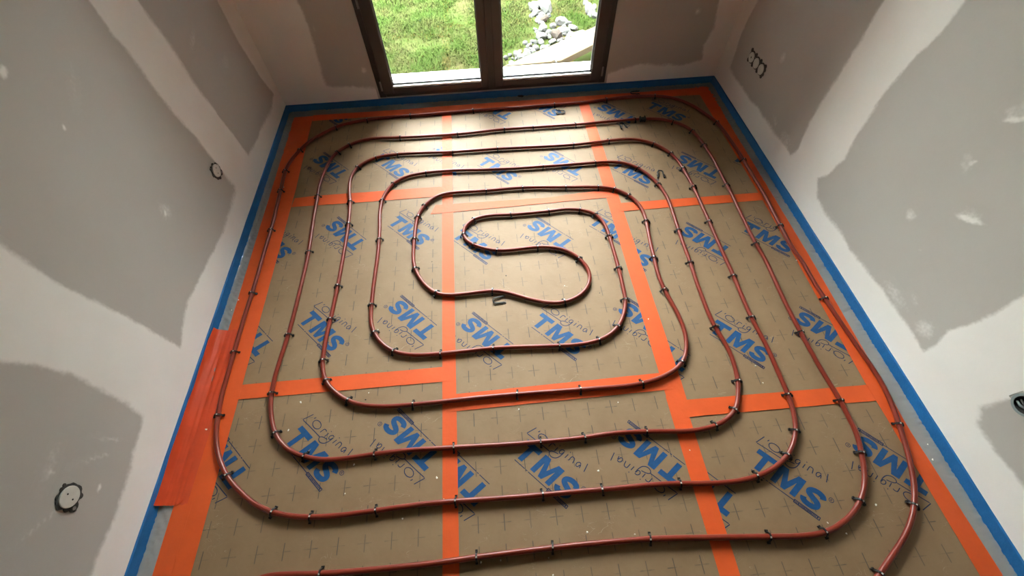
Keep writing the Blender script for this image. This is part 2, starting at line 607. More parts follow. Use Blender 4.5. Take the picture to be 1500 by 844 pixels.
ZT = 2.36
G1 = [(1.882, ZT), (1.875, 1.8), (1.868, 1.168), (1.858, 1.055), (1.878, 0.965), (1.873, 0.806), (1.896, 0.561), (1.905, 0.30), (1.91, 0.232), (1.887, 0.214),
      (1.658, 0.187), (1.366, 0.216), (1.157, 0.237), (0.949, 0.187), (0.929, 0.494), (0.91, 0.714), (0.898, 0.825), (0.902, 0.93), (0.91, 1.4), (0.905, ZT)]
G2 = [(2.13, ZT), (2.13, 1.06), (2.15, 0.876), (2.142, 0.67), (2.15, 0.484), (2.189, 0.215), (2.29, 0.198), (2.405, 0.198), (2.718, 0.166), (2.835, 0.203), (2.785, 0.347),
      (2.745, 0.568), (2.747, 0.809), (2.75, ZT)]
G3 = [(-0.28, ZT), (0.62, ZT), (0.624, 0.773), (0.659, 0.67), (0.671, 0.531), (0.647, 0.343), (0.63, 0.233), (0.506, 0.219), (0.439, 0.2), (0.283, 0.195), (0.117, 0.203), (-0.28, 0.2)]
G3b = [(-1.48, ZT), (-0.52, ZT), (-0.52, 0.2), (-1.48, 0.2)]
compound(('x', XL, -1), YN, YF, ZC, [G1, G2, G3, G3b],
         [(1.362, 1.184, 0.03, 0.018, 0.9, 0.4), (1.372, 0.986, 0.013, 0.013, 1.0, 0), (1.425, 0.523, 0.010, 0.010, 1.0, 0), (1.43, 0.53, 0.05, 0.06, 0.38, 0),
          (0.367, 0.30, 0.016, 0.013, 0.9, 0), (0.38, 0.482, 0.013, 0.010, 0.8, 0), (0.45, 0.36, 0.012, 0.10, 0.4, 0.5), (0.52, 0.33, 0.014, 0.10, 0.35, 0.2),
          (0.24, 0.45, 0.012, 0.12, 0.35, 0.9), (0.40, 0.50, 0.10, 0.03, 0.3, 0.1), (2.33, 0.80, 0.10, 0.03, 0.3, 0.3), (2.50, 0.60, 0.07, 0.05, 0.25, 0), (1.55, 1.05, 0.12, 0.02, 0.22, 0.6)],
         holesL, wl)
G4 = [(2.75, ZT), (2.777, 0.622), (2.799, 0.382), (2.778, 0.196), (2.509, 0.188), (2.307, 0.205), (2.059, 0.199), (1.843, 0.209), (1.82, 0.272), (1.859, 0.417),
      (1.861, 0.584), (1.868, 0.699), (1.855, 0.822), (1.868, 0.993), (1.865, ZT)]
G5 = [(1.54, ZT), (1.54, 1.126), (1.534, 1.013), (1.561, 0.886), (1.574, 0.727), (1.562, 0.659), (1.556, 0.543), (1.527, 0.432), (1.544, 0.318), (1.59, 0.259),
      (1.55, 0.225), (1.517, 0.192), (1.409, 0.184), (1.206, 0.186), (1.049, 0.19), (0.911, 0.202), (0.797, 0.209), (0.71, 0.204), (0.614, 0.202), (0.616, 0.263), (0.639, 0.337),
      (0.611, 0.408), (0.607, 0.48), (0.614, 0.624), (0.61, ZT)]
G6 = [(-0.5, ZT), (0.345, ZT), (0.350, 0.60), (0.338, 0.413), (0.345, 0.371), (0.36, 0.26), (0.30, 0.215), (0.196, 0.214), (0.091, 0.221), (-0.5, 0.2)]
compound(('x', XR, 1), YN, YF, ZC, [G4, G5, G6],
         [(2.304, 0.517, 0.035, 0.05, 0.40, 0), (2.304, 0.530, 0.010, 0.016, 0.8, 0), (1.086, 0.509, 0.040, 0.035, 0.45, 0), (1.086, 0.506, 0.012, 0.010, 1.0, 0),
          (0.92, 0.66, 0.016, 0.07, 0.85, 1.1), (0.93, 0.67, 0.04, 0.07, 0.35, 1.1), (1.085, 0.96, 0.014, 0.05, 0.8, 0.9), (1.10, 0.98, 0.04, 0.06, 0.35, 0.9),
          (1.072, 0.794, 0.010, 0.010, 1.0, 0), (1.09, 0.78, 0.06, 0.035, 0.35, 0.7), (0.948, 0.454, 0.012, 0.007, 0.6, 0), (0.80, 0.30, 0.05, 0.02, 0.3, 0.3),
          (1.95, 0.24, 0.09, 0.05, 0.35, 0), (2.1, 0.25, 0.07, 0.03, 0.3, 0.4), (0.68, 0.26, 0.06, 0.06, 0.45, 0), (0.86, 0.24, 0.12, 0.045, 0.35, 0), (2.25, 0.9, 0.16, 0.03, 0.2, 0.5)],
         holesR, wr)
G7 = [(-1.045, ZT), (-1.034, 0.716), (-1.03, 0.572), (-1.034, 0.411), (-1.066, 0.236), (-1.063, 0.181), (-1.01, 0.173), (-0.881, 0.163), (-0.741, 0.153), (-0.62, 0.15), (-0.62, ZT)]
G8 = [(1.575, ZT), (1.577, 0.571), (1.605, 0.405), (1.582, 0.287), (1.603, 0.189), (1.468, 0.16), (1.264, 0.174), (1.119, 0.182), (0.996, 0.151), (0.88, 0.119), (0.88, ZT)]
compound(('y', YF, 1), XL, XR, ZC, [G7, G8],
         [(-0.776, 0.273, 0.03, 0.035, 0.5, 0), (1.456, 0.51, 0.035, 0.035, 0.4, 0), (1.45, 0.51, 0.012, 0.012, 0.8, 0), (-0.999, 0.554, 0.012, 0.03, 0.4, 0)],
         [], wf, skip=(DX0 - 0.012, DX1 + 0.012, DZ0 - 0.1, DZ1 + 0.012))

# ------------------------------------------------------------------ french window
door = tag(empty('door_1', (0.095, YF, 0)), kind='structure')
FX0, FX1, FZ0, FZ1 = DX0 + 0.003, DX1 - 0.003, DZ0 - 0.002, DZ1 - 0.004
GL0, GL1, GR0, GR1 = -0.610, 0.013, 0.168, 0.801      # glass openings
GZ0, GZ1 = 0.150, 2.09
doff = Vector((-0.095, -YF, 0))


def dbuild(mb, name, mats, parent=door, bev=0.0, smooth=False):
    o = mb.build(name, mats, parent)
    o.matrix_parent_inverse = Matrix.Translation(doff) if parent is door else Matrix.Identity(4)
    if bev:
        bevel(o, bev)
    return o


YA, YB = YF - 0.006, YF + 0.068
mb = MB()
fw_ = 0.046
mb.box(FX0, FX0 + fw_, YA, YB, FZ0, FZ1)
mb.box(FX1 - fw_, FX1, YA, YB, FZ0, FZ1)
mb.box(FX0 + fw_, FX1 - fw_, YA, YB, FZ1 - fw_, FZ1)
mb.box(FX0 + fw_, FX1 - fw_, YA + 0.004, YB, FZ0, FZ0 + 0.024)
dbuild(mb, 'door_frame', M_FRAME, bev=0.004)


def leaf(x0, x1, g0, g1):
    z0, z1 = FZ0 + 0.027, FZ1 - fw_ - 0.003
    y0, y1 = YF - 0.012, YF + 0.052
    mb = MB()
    mb.box(x0, g0, y0, y1, z0, z1)
    mb.box(g1, x1, y0, y1, z0, z1)
    mb.box(g0, g1, y0, y1, z0, GZ0 - 0.014)
    mb.box(g0, g1, y0, y1, GZ1, z1)
    lf = dbuild(mb, 'door_leaf', M_SASH, bev=0.006)
    mb = MB()
    mb.box(g0, g1, YF + 0.018, YF + 0.040, GZ0 - 0.004, GZ1)
    p = dbuild(mb, 'glass_pane', M_GLASS, lf)
    mb = MB()                                    # bevelled bead along the foot of the glass, pale for dust and a painted sky reflection
    n = 26
    vs_, fs = [], []
    for i in range(n + 1):
        x = g0 + (g1 - g0) * i / n
        w = 0.004 * mnoise.noise(Vector((x * 14, 3, x0)))
        vs_ += [(x, y0 - 0.0012, GZ0 - 0.010 + w), (x, y0 - 0.0008, GZ0 + 0.0020), (x, YF + 0.0165, GZ0 + 0.0035), (x, YF + 0.0165, GZ0 - 0.013)]
    for i in range(n):
        a, b = i * 4, i * 4 + 4
        fs += [(a, b, b + 1, a + 1), (a + 1, b + 1, b + 2, a + 2), (a + 2, b + 2, b + 3, a + 3), (a + 3, b + 3, b, a)]
    mb.add(vs_, fs)
    dbuild(mb, 'glazing_bead', M_BEAD, lf)
    mb = MB()
    gy0, gy1 = YF + 0.010, YF + 0.0175
    mb.box(g0, g0 + 0.006, gy0, gy1, GZ0 + 0.010, GZ1)
    mb.box(g1 - 0.006, g1, gy0, gy1, GZ0 + 0.010, GZ1)
    mb.box(g0, g1, gy0, gy1, GZ0 + 0.0037, GZ0 + 0.0105)
    mb.box(g0, g1, gy0, gy1, GZ1 - 0.006, GZ1)
    dbuild(mb, 'gasket', M_GASKET, lf)
    return lf


leaf(FX0 + fw_ - 0.012, 0.0875, GL0, GL1)
leaf(0.0905, FX1 - fw_ + 0.012, GR0, GR1)
mb = MB()
mb.box(0.064, 0.114, YF - 0.026, YF - 0.0125, FZ0 + 0.02, FZ1 - 0.03)
dbuild(mb, 'cover_strip', M_FRAME, bev=0.004)
for hx in (FX0 + fw_ - 0.016, FX1 - fw_ + 0.016):
    for hz in (0.16, 0.69, 1.95):
        mb = MB()
        mb.tube([(hx, YF - 0.017, hz - 0.033), (hx, YF - 0.017, hz + 0.033)], 0.0065, 10)
        dbuild(mb, 'hinge', M_METAL)
mb = MB()
mb.box(0.078, 0.100, YF - 0.034, YF - 0.026, 1.00, 1.12)
mb.tube([(0.089, YF - 0.03, 1.07), (0.089, YF - 0.07, 1.07), (0.089, YF - 0.075, 1.06), (0.089, YF - 0.075, 0.97)], 0.009, 10)
dbuild(mb, 'door_handle', M_METAL)

# ------------------------------------------------------------------ floor boards with print
ANG = math.radians(-46.0)
E0 = np.array([math.cos(ANG), math.sin(ANG)])
N0 = np.array([-E0[1], E0[0]])
ZP = 0.0004


def band(pts, w):
    """quads along a polyline of width w"""
    P = np.array(pts, float)
    T = np.gradient(P, axis=0)
    T /= np.maximum(np.hypot(T[:, 0], T[:, 1])[:, None], 1e-9)
    Nn = np.c_[-T[:, 1], T[:, 0]] * (w / 2)
    return [[P[i] - Nn[i], P[i + 1] - Nn[i + 1], P[i + 1] + Nn[i + 1], P[i] + Nn[i]] for i in range(len(P) - 1)]


def curve(pts, n=5):
    """Catmull-Rom through the points"""
    P = [np.array(p, float) for p in pts]
    P = [2 * P[0] - P[1]] + P + [2 * P[-1] - P[-2]]
    out = []
    for i in range(1, len(P) - 2):
        for k in range(n):
            t = k / n
            out.append(0.5 * (2 * P[i] + (P[i + 1] - P[i - 1]) * t + (2 * P[i - 1] - 5 * P[i] + 4 * P[i + 1] - P[i + 2]) * t * t
                              + (3 * P[i] - P[i - 1] - 3 * P[i + 1] + P[i + 2]) * t ** 3))
    out.append(P[-2])
    return out


def logo_polys():
    K = 0.16
    blue, navy = [], []
    raw = []
    raw.append([(-0.029, 0.064), (0.049, 0.064), (0.049, 0.0865), (-0.029, 0.0865)])
    raw.append([(-0.0005, 0), (0.0215, 0), (0.0215, 0.064), (-0.0005, 0.064)])
    raw.append([(0.065, 0), (0.087, 0), (0.087, 0.0865), (0.065, 0.0865)])
    raw.append([(0.141, 0), (0.163, 0), (0.163, 0.0865), (0.141, 0.0865)])
    raw.append([(0.087, 0.0865), (0.087, 0.056), (0.1035, 0.006), (0.114, 0.038)])
    raw.append([(0.087, 0.0865), (0.114, 0.038), (0.0945, 0.0865)])
    raw.append([(0.141, 0.0865), (0.1335, 0.0865), (0.114, 0.038)])
    raw.append([(0.141, 0.0865), (0.114, 0.038), (0.1245, 0.006), (0.141, 0.056)])
    raw.append([(0.1035, 0.006), (0.1055, 0.0), (0.1225, 0.0), (0.1245, 0.006), (0.114, 0.038)])
    S = curve([(0.0655, 0.0605), (0.0600, 0.0705), (0.045, 0.0758), (0.028, 0.0745), (0.0145, 0.0665), (0.0140, 0.0565), (0.0225, 0.0495),
               (0.037, 0.0437), (0.052, 0.0375), (0.0605, 0.029), (0.0595, 0.0185), (0.049, 0.0118), (0.034, 0.0103), (0.020, 0.0125), (0.0115, 0.0185), (0.0085, 0.0275)], 3)
    raw += [[(q[0] + 0.174, q[1]) for q in b] for b in band(S, 0.0215)]
    for p in raw:
        blue.append([(x + K * y, y) for x, y in p])
    ring = [(0.273 + 0.0085 * math.cos(t * math.pi / 8), 0.081 + 0.0085 * math.sin(t * math.pi / 8)) for t in range(17)]
    navy += band(ring, 0.0022)
    navy += band([(0.2700, 0.0765), (0.2712, 0.0855), (0.2750, 0.0845), (0.2745, 0.0815), (0.2715, 0.0810), (0.2760, 0.0765)], 0.0018)
    # thin rule under the letters, then a small outlined bar of unreadable lettering
    for a, b in ((-0.006, 0.048), (0.053, 0.062), (0.066, 0.166)):
        navy += band([(a, -0.0125), (b, -0.0122)], 0.0032)
    navy += band([(0.165, -0.0072), (0.263, -0.0079)], 0.0034)
    navy += band([(0.165, -0.0182), (0.263, -0.0189)], 0.0034)
    navy += band([(0.166, -0.0065), (0.166, -0.019)], 0.0045)
    navy += band([(0.2625, -0.007), (0.2625, -0.019)], 0.003)
    rr = random.Random(3)
    x = 0.172
    while x < 0.257:
        navy += band([(x, -0.0098), (x + rr.uniform(-0.001, 0.001), -0.0162)], 0.0030)
        x += rr.uniform(0.0036, 0.0052)
    # handwriting above
    W = 0.0036
    st = []
    st.append([(-0.019, 0.146), (-0.025, 0.130), (-0.0355, 0.1025), (-0.030, 0.1022), (0.0, 0.1040), (0.045, 0.1058), (0.082, 0.1068)])
    st.append([(0.002, 0.146), (-0.002, 0.137)])
    st.append([(0.030 + 0.0225 * math.cos(0.6 + t * math.pi / 7), 0.1295 + 0.0155 * math.sin(0.6 + t * math.pi / 7)) for t in range(15)])
    st.append(curve([(0.068, 0.119), (0.0705, 0.136), (0.0735, 0.1405), (0.0815, 0.1415), (0.087, 0.139)], 3))
    st.append([(0.0975, 0.121), (0.100, 0.141)])
    st.append([(0.102, 0.151), (0.1028, 0.1545)])
    st.append(curve([(0.131, 0.1465), (0.122, 0.1475), (0.1145, 0.139), (0.1165, 0.129), (0.1255, 0.129), (0.131, 0.1435), (0.128, 0.121), (0.119, 0.103), (0.103, 0.0945),
                     (0.0885, 0.0975), (0.084, 0.1075), (0.096, 0.1165), (0.116, 0.1215)], 3))
    st.append([(0.146, 0.127), (0.149, 0.147)])
    st.append([(0.1505, 0.1575), (0.1515, 0.161)])
    st.append(curve([(0.163, 0.1285), (0.166, 0.149), (0.173, 0.1515), (0.180, 0.1485), (0.1825, 0.1305)], 3))
    st.append(curve([(0.2115, 0.1495), (0.204, 0.1525), (0.196, 0.1455), (0.1965, 0.134), (0.205, 0.1325), (0.2115, 0.1475), (0.214, 0.133)], 3))
    st.append([(0.231, 0.169), (0.2365, 0.134)])
    for s in st:
        navy += band(s, W)
    return blue, navy


LB, LN = logo_polys()


def clip_poly(poly, rect):
    x0, x1, y0, y1 = rect
    for ax, lim, keep_lo in ((0, x0, False), (0, x1, True), (1, y0, False), (1, y1, True)):
        out = []
        n = len(poly)
        for i in range(n):
            a, b = poly[i], poly[(i + 1) % n]
            ia = (a[ax] <= lim) if keep_lo else (a[ax] >= lim)
            ib = (b[ax] <= lim) if keep_lo else (b[ax] >= lim)
            if ia:
                out.append(a)
            if ia != ib:
                t = (lim - a[ax]) / (b[ax] - a[ax])
                out.append((a[0] + t * (b[0] - a[0]), a[1] + t * (b[1] - a[1])))
        poly = out
        if len(poly) < 3:
            return None
    return poly


ANCH = {'foot': (0.010, 0.0), 'S': (0.218, 0.043), 'R': (0.273, 0.081), 'SE': (0.25, 0.05)}


def add_logo(panel, rect, origin, sgn, anchor, world):
    e, n = E0 * sgn, N0 * sgn
    au, av = ANCH[anchor]
    org = np.array(world) - e * au - n * av
    vs_, fs, mi = [], [], []
    for polys, m in ((LB, 0), (LN, 1)):
        for p in polys:
            q = [tuple(org + e * u + n * v) for u, v in p]
            q = clip_poly(q, rect)
            if q is None:
                continue
            ar = sum(q[i][0] * q[(i + 1) % len(q)][1] - q[(i + 1) % len(q)][0] * q[i][1] for i in range(len(q)))
            if abs(ar) < 1e-8:
                continue
            if ar < 0:
                q = q[::-1]
            k = len(vs_)
            vs_ += [(x - origin[0], y - origin[1], ZP + 0.0001 * m) for x, y in q]
            fs.append(tuple(range(k, k + len(q))))
            mi.append(m)
    if fs:
        obj('logo_print', vs_, fs, None, panel, [M_BLUE, M_NAVY], mi)


def f2(u, v):
    return fl(u, v)[:2]


XA, XB, XCN, XD = -1.388, -0.2540, 0.7400, 1.7295
g = 0.0012
NEAR_Y, FAR_Y = YN + 0.012, 2.9145
PANELS = [
    # x0, x1, y0, y1, cross point, label, logos (reading way, anchor, pixel)
    (XA, XB - g, 1.990 + g, FAR_Y, f2(487, 204), 'tan printed board in the far left corner below the window wall', [
        (1, 'foot', (550, 237)), (-1, 'foot', (506, 249)), (1, 'S', (499, 175)), (-1, 'S', (650, 219))]),
    (XB + g, XCN - g, 1.8456 + g, FAR_Y, f2(704.5, 197.6), 'tan printed board directly in front of the french window', [
        (1, 'foot', (703.9, 242.3)), (-1, 'foot', (851.6, 245)), (-1, 'foot', (747.8, 165.3)), (1, 'S', (812, 165)), (1, 'SE', (664, 258))]),
    (XCN + g, XD, 1.735 + g, FAR_Y, f2(974.8, 183), 'tan printed board in the far right corner below the triple socket', [
        (1, 'foot', (900, 247)), (1, 'foot', (951.7, 159.3)), (-1, 'foot', (1050.4, 249)), (-1, 'foot', (926.5, 170.4)), (1, 'foot', (1078, 237))]),
    (XA, XB - g, 0.790 + g, 1.990 - g, f2(449.8, 505), 'tan printed board in the middle of the left row', [
        (1, 'foot', (442, 475.4)), (1, 'foot', (572.9, 331)), (-1, 'foot', (634, 476.6)), (-1, 'foot', (531.4, 351)), (-1, 'foot', (393.6, 500)), (1, 'S', (414, 370))]),
    (XB + g, XCN - g, 0.650 + g, 1.8456 - g, (-0.1644, 0.7656), 'tan printed board at the centre of the floor under the pipe S bend', [
        (1, 'foot', (784.7, 479.5)), (1, 'foot', (667.5, 351)), (1, 'foot', (868.3, 331)), (-1, 'foot', (745.6, 504)), (-1, 'foot', (834.6, 351)), (-1, 'R', (900.8, 453))]),
    (XCN + g, XD, 0.522 + g, 1.735 - g, f2(1057, 312), 'tan printed board in the middle of the right row', [
        (1, 'foot', (1045.9, 489.8)), (1, 'foot', (1092, 340.4)), (-1, 'foot', (1065, 360.6)), (-1, 'R', (1157.8, 466.5)), (1, 'S', (943.5, 381)), (-1, 'foot', (1005, 521))]),
    (XA, XB - g, -0.410 + g, 0.790 - g, f2(483.6, 609.3), 'tan printed board at near left beside the wide orange patch', [
        (1, 'foot', (422.4, 652.2)), (-1, 'foot', (638, 660)), (-1, 'foot', (358.6, 686))]),
    (XB + g, XCN - g, -0.550 + g, 0.650 - g, (-0.1485, 0.1653), 'tan printed board at near centre between the two lengthwise tapes', [
        (1, 'foot', (761, 673.8)), (-1, 'foot', (996, 680.6)), (-1, 'foot', (709.5, 709))]),
    (XCN + g, XD, -0.690 + g, 0.522 - g, f2(1140.6, 623), 'tan printed board at near right by the open socket box', [
        (1, 'foot', (1108, 688.5)), (-1, 'foot', (1069.8, 722.8)), (-1, 'R', (1242, 652))]),
    (XA, XB - g, -1.610 + g, -0.410 - g, (-0.9, -0.6), 'tan board behind the camera in the left row', []),
    (XB + g, XCN - g, -1.750 + g, -0.550 - g, (0.1, -0.7), 'tan board behind the camera in the centre row', []),
    (XCN + g, XD, -1.890 + g, -0.690 - g, (1.1, -0.8), 'tan board behind the camera in the right row', []),
    (XA, XB - g, NEAR_Y, -1.610 - g, (-0.9, -1.8), 'tan cut board along the wall behind the camera, left', []),
    (XB + g, XCN - g, NEAR_Y, -1.750 - g, (0.1, -1.9), 'tan cut board along the wall behind the camera, centre', []),
    (XCN + g, XD, NEAR_Y, -1.890 - g, (1.1, -2.0), 'tan cut board along the wall behind the camera, right', []),
]
for (x0, x1, y0, y1, cp, label, logos) in PANELS:
    ox, oy = float(cp[0]), float(cp[1])
    mb = MB()
    mb.box(x0 - ox, x1 - ox, y0 - oy, y1 - oy, -0.006, 0.0)
    pn = mb.build('insulation_panel', M_KRAFT, loc=(ox, oy, 0))
    mb = MB()
    mb.box(x0 - ox + 0.0005, x1 - ox - 0.0005, y0 - oy + 0.0005, y1 - oy - 0.0005, -0.059, -0.006)
    mb.build('foam_core', M_FOAMCORE, pn)
    tag(pn, label, 'floor board', 'printed insulation boards of the floor')
    for sg_, an, px in logos:
        add_logo(pn, (x0 + 0.0008, x1 - 0.0008, y0 + 0.0008, y1 - 0.0008), (ox, oy), sg_, an, f2(*px))

# ------------------------------------------------------------------ blue edge strip with its clear film
ZS, TS = 0.060, 0.0078


def edge_strip(name_label, p0, p1, inward, film):
    """p0-p1 along the wall line; inward = unit vector into the room; film = (width, seed)"""
    p0, p1, iv = np.array(p0), np.array(p1), np.array(inward)
    ln = np.hypot(*(p1 - p0))
    d = (p1 - p0) / ln
    n = int(ln / 0.04)
    vs_, fs = [], []
    for i in range(n + 1):
        s = ln * i / n
        wv = 0.0016 * mnoise.noise(Vector((s * 5, film[1], 0))) + 0.0010 * mnoise.noise(Vector((s * 18, film[1], 2)))
        th = TS + 0.0010 * mnoise.noise(Vector((s * 7, film[1], 5)))
        b = p0 + d * s
        a = b + iv * th
        vs_ += [(*b, -0.058), (*a, -0.058), (*(a), ZS + wv - 0.0015), (*(a - iv * 0.0016), ZS + wv), (*(b), ZS + wv)]
    for i in range(n):
        a, b = i * 5, i * 5 + 5
        for k in range(5):
            fs.append((a + k, b + k, b + (k + 1) % 5, a + (k + 1) % 5))
    fs += [(4, 3, 2, 1, 0), tuple(n * 5 + k for k in range(5))]
    mb = MB()
    mb.add(vs_, fs)
    o = mb.build('edge_strip', M_STRIP)
    bm = bmesh.new()
    bm.from_mesh(o.data)
    bmesh.ops.recalc_face_normals(bm, faces=bm.faces[:])
    bm.to_mesh(o.data)
    bm.free()
    tag(o, name_label, 'foam strip', 'blue foam strips around the floor edge')
    # film flap lying on the boards, creased across
    wdt, seed = film
    ns, nw = int(ln / 0.005), 12
    vs_, fs = [], []
    for i in range(ns + 1):
        s = 0.012 + (ln - 0.024) * i / ns
        edge = wdt
        for k in range(nw + 1):
            t = k / nw
            w = TS + 0.0012 + t * edge
            sw = s + 0.03 * mnoise.noise(Vector((s * 6, t * 2, seed + 9)))
            cr = 0.9 - 2.6 * abs(mnoise.noise(Vector((sw * 42 + t * 3.4, t * 1.3, seed)))) + 0.8 * (0.5 - 2.2 * abs(mnoise.noise(Vector((sw * 80 - t * 7, t * 3, seed + 3)))))
            free = max(0.0, 1 - w / 0.055)
            z = 0.0012 + free ** 0.6 * (0.0042 * (cr + 1.0)) + 0.005 * max(0, 1 - t * nw / 2) ** 2
            vs_.append((*(p0 + d * s + iv * w), z))
    for i in range(ns):
        for k in range(nw):
            a = i * (nw + 1) + k
            fs.append((a, a + 1, a + nw + 2, a + nw + 1))
    obj('film_flap', vs_, fs, M_FILM, o, smooth=True)
    return o


edge_strip('blue foam edge strip along the foot of the left wall', (XL + 0.0020, YN + 0.010), (XL + 0.0020, YF - 0.0105), (1, 0), (0.075, 1))
edge_strip('blue foam edge strip along the foot of the right wall', (XR - 0.0020, YN + 0.010), (XR - 0.0020, YF - 0.0105), (-1, 0), (0.115, 2))
edge_strip('blue foam edge strip under the french window along the far wall', (XL + 0.002, YF - 0.0012), (XR - 0.003, YF - 0.0012), (0, -1), (0.075, 3))
edge_strip('blue foam edge strip along the wall behind the camera', (XL + 0.002, YN + 0.0005), (HX0, YN + 0.0005), (0, 1), (0.075, 4))


# ------------------------------------------------------------------ orange tapes
def tape(poly_a, poly_b, z, label, mat=None, ragged=False, seed=0, name='adhesive_tape'):
    """strip between two long edges a and b (lists of xy), thin solid"""
    def resamp(P, n):
        P = np.array(P, float)
        s = np.r_[0, np.cumsum(np.hypot(*np.diff(P, axis=0).T))]
        q = np.linspace(0, s[-1], n)
        return np.c_[np.interp(q, s, P[:, 0]), np.interp(q, s, P[:, 1])]
    z += 0.00006 * seed
    ln = np.hypot(*(np.array(poly_a[-1]) - np.array(poly_a[0])))
    n = max(4, int(ln / 0.05))
    A, B = resamp(poly_a, n), resamp(poly_b, n)
    vs_, fs = [], []
    for i in range(n):
        ja = 0.0009 * mnoise.noise(Vector((i * 0.7, seed, 0)))
        jb = 0.0009 * mnoise.noise(Vector((i * 0.7, seed, 9)))
        dv = (B[i] - A[i]) / np.hypot(*(B[i] - A[i]))
        a, b = A[i] + dv * ja, B[i] + dv * jb
        for q in (a, b):
            vs_.append((*q, z - 0.0005))
        for q in (a, b):
            vs_.append((*q, z))
    for i in range(n - 1):
        k, m = i * 4, i * 4 + 4
        fs += [(k + 2, k + 3, m + 3, m + 2), (k, m, m + 1, k + 1), (k, k + 2, m + 2, m), (k + 1, m + 1, m + 3, k + 3)]
    fs += [(0, 1, 3, 2), ((n - 1) * 4, (n - 1) * 4 + 2, (n - 1) * 4 + 3, (n - 1) * 4 + 1)]
    mb = MB()
    mb.add(vs_, fs)
    o = mb.build(name, mat or M_TAPE)
    bm = bmesh.new()
    bm.from_mesh(o.data)
    bmesh.ops.recalc_face_normals(bm, faces=bm.faces[:])
    bm.to_mesh(o.data)
    bm.free()
    tag(o, label, 'tape', 'orange tapes on the board joints')
    return o


def P_(*pp):
    return [f2(*q) for q in pp]


tape([(-0.287, 2.80), (-0.2855, 1.3), (-0.284, 0.0), (-0.284, -2.2)], [(-0.221, 2.80), (-0.222, 1.3), (-0.2235, 0.0), (-0.2235, -2.2)], 0.0013,
     'long orange tape over the left of the two lengthwise board joints', seed=1)
tape([(0.704, 2.80), (0.702, 1.7), (0.703, 0.54)], [(0.778, 2.80), (0.778, 1.7), (0.790, 0.640), (0.788, 0.545)], 0.0013,
     'orange tape on the right lengthwise joint, from window border to near seam', seed=2)
tape([(0.700, 0.585), (0.702, 0.0), (0.702, -2.2)], [(0.776, 0.600), (0.775, 0.0), (0.775, -2.2)], 0.0018,
     'orange tape on the right lengthwise joint, nearest the camera', seed=3)
tape(P_((432, 290.7), (464.6, 287), (655, 273.2)), P_((427, 303.7), (512.5, 297.8), (655, 287)), 0.0018,
     'orange tape across the left board row, nearer the window', seed=4)
tape(P_((638, 301), (809, 289), (890, 278), (905, 277)), P_((631, 314), (890, 289.5), (905, 289)), 0.0018,
     'orange tape across the centre board row, just beyond the pipe S bend', seed=5)
tape(P_((906, 298.2), (1020, 289.5), (1132.5, 281)), P_((907, 310.2), (1020, 300.8), (1138, 292)), 0.0018,
     'orange tape across the right board row, nearer the window', seed=6)
tape(P_((330, 566.8), (359, 563.6), (648, 538), (664, 536.5)), P_((322, 588), (349.8, 585.6), (647, 559.5), (664, 558)), 0.0018,
     'orange tape across the left board row, nearer the camera', seed=7)
tape(P_((664, 577.8), (669.8, 577.4), (966, 546.6), (985, 545)), P_((664, 603), (671, 602.3), (973.6, 571.5), (990, 570)), 0.0018,
     'orange tape across the centre board row, nearer the camera', seed=8)
tape(P_((996, 587), (1000.9, 586.4), (1228, 567.5), (1290, 562.3)), P_((1003, 612), (1010, 611), (1228, 591.7), (1296, 586.5)), 0.0018,
     'orange tape across the right board row, nearer the camera', seed=9)
# borders
tape([(-1.352, 2.86), (-1.348, 2.1), (-1.342, 1.1), (-1.338, 0.1), (-1.338, -2.2)], [(-1.215, 2.86), (-1.196, 2.1), (-1.198, 1.2), (-1.198, 0.3), (-1.197, -2.2)], 0.0023,
     'wide orange border tape along the left wall', seed=10)
tape([(-1.322, 0.345), (-1.318, 0.0), (-1.318, -2.2)], [(-1.269, 0.345), (-1.270, 0.0), (-1.270, -2.2)], 0.0027, 'second narrow layer on the orange border tape at near left', seed=16)
tape([(-1.215, 2.868), (-0.515, 2.862), (-0.325, 2.868), (1.193, 2.870), (1.600, 2.874)], [(-1.210, 2.800), (0.0, 2.800), (1.259, 2.796), (1.606, 2.785)], 0.0028,
     'orange border tape along the far wall below the french window', seed=11)
tape([(1.598, 2.885), (1.604, 2.695), (1.614, 1.774), (1.608, 1.237), (1.597, 0.566), (1.602, 0.416), (1.610, -0.154), (1.610, -2.2)],
     [(1.706, 2.885), (1.694, 2.6), (1.690, 2.518), (1.690, 1.73), (1.688, 1.241), (1.674, 0.566), (1.668, 0.352), (1.690, -0.161), (1.690, -2.2)], 0.0023,
     'orange border tape along the right wall', seed=12)

# wide creased patch reaching up to the strip at near left
n1, n2 = 110, 30
vs_, fs = [], []
for i in range(n1 + 1):
    t = i / n1
    y = 1.122 - t * 0.78
    x0 = -1.3888
    x1 = -1.275 - 0.012 * t
    for k in range(n2 + 1):
        s = k / n2
        w = (x1 - x0) * s
        cr = 0.8 - 2.4 * abs(mnoise.noise(Vector((y * 3.5 + s, s * 8, 4.4)))) + 0.7 * (0.5 - 2 * abs(mnoise.noise(Vector((y * 5 - s * 2, s * 17, 1.4)))))
        z = 0.0036 + 0.014 * max(0, 1 - s * 2.6) + 0.0048 * (cr + 0.8) * (1 - s) * min(1, 8 * t + 0.2) + 0.026 * max(0, 1 - s * 4.5) ** 2
        ry = 0.006 * mnoise.noise(Vector((s * 8, 3, 7))) if i in (0, n1) else 0
        vs_.append((x0 + w, y + ry, z))
for i in range(n1):
    for k in range(n2):
        a = i * (n2 + 1) + k
        fs.append((a, a + n2 + 1, a + n2 + 2, a + 1))
po = obj('adhesive_tape', vs_, fs, M_TAPED, smooth=True)
tag(po, 'wide creased deep orange tape patch against the left blue strip', 'tape', 'orange tapes on the board joints')

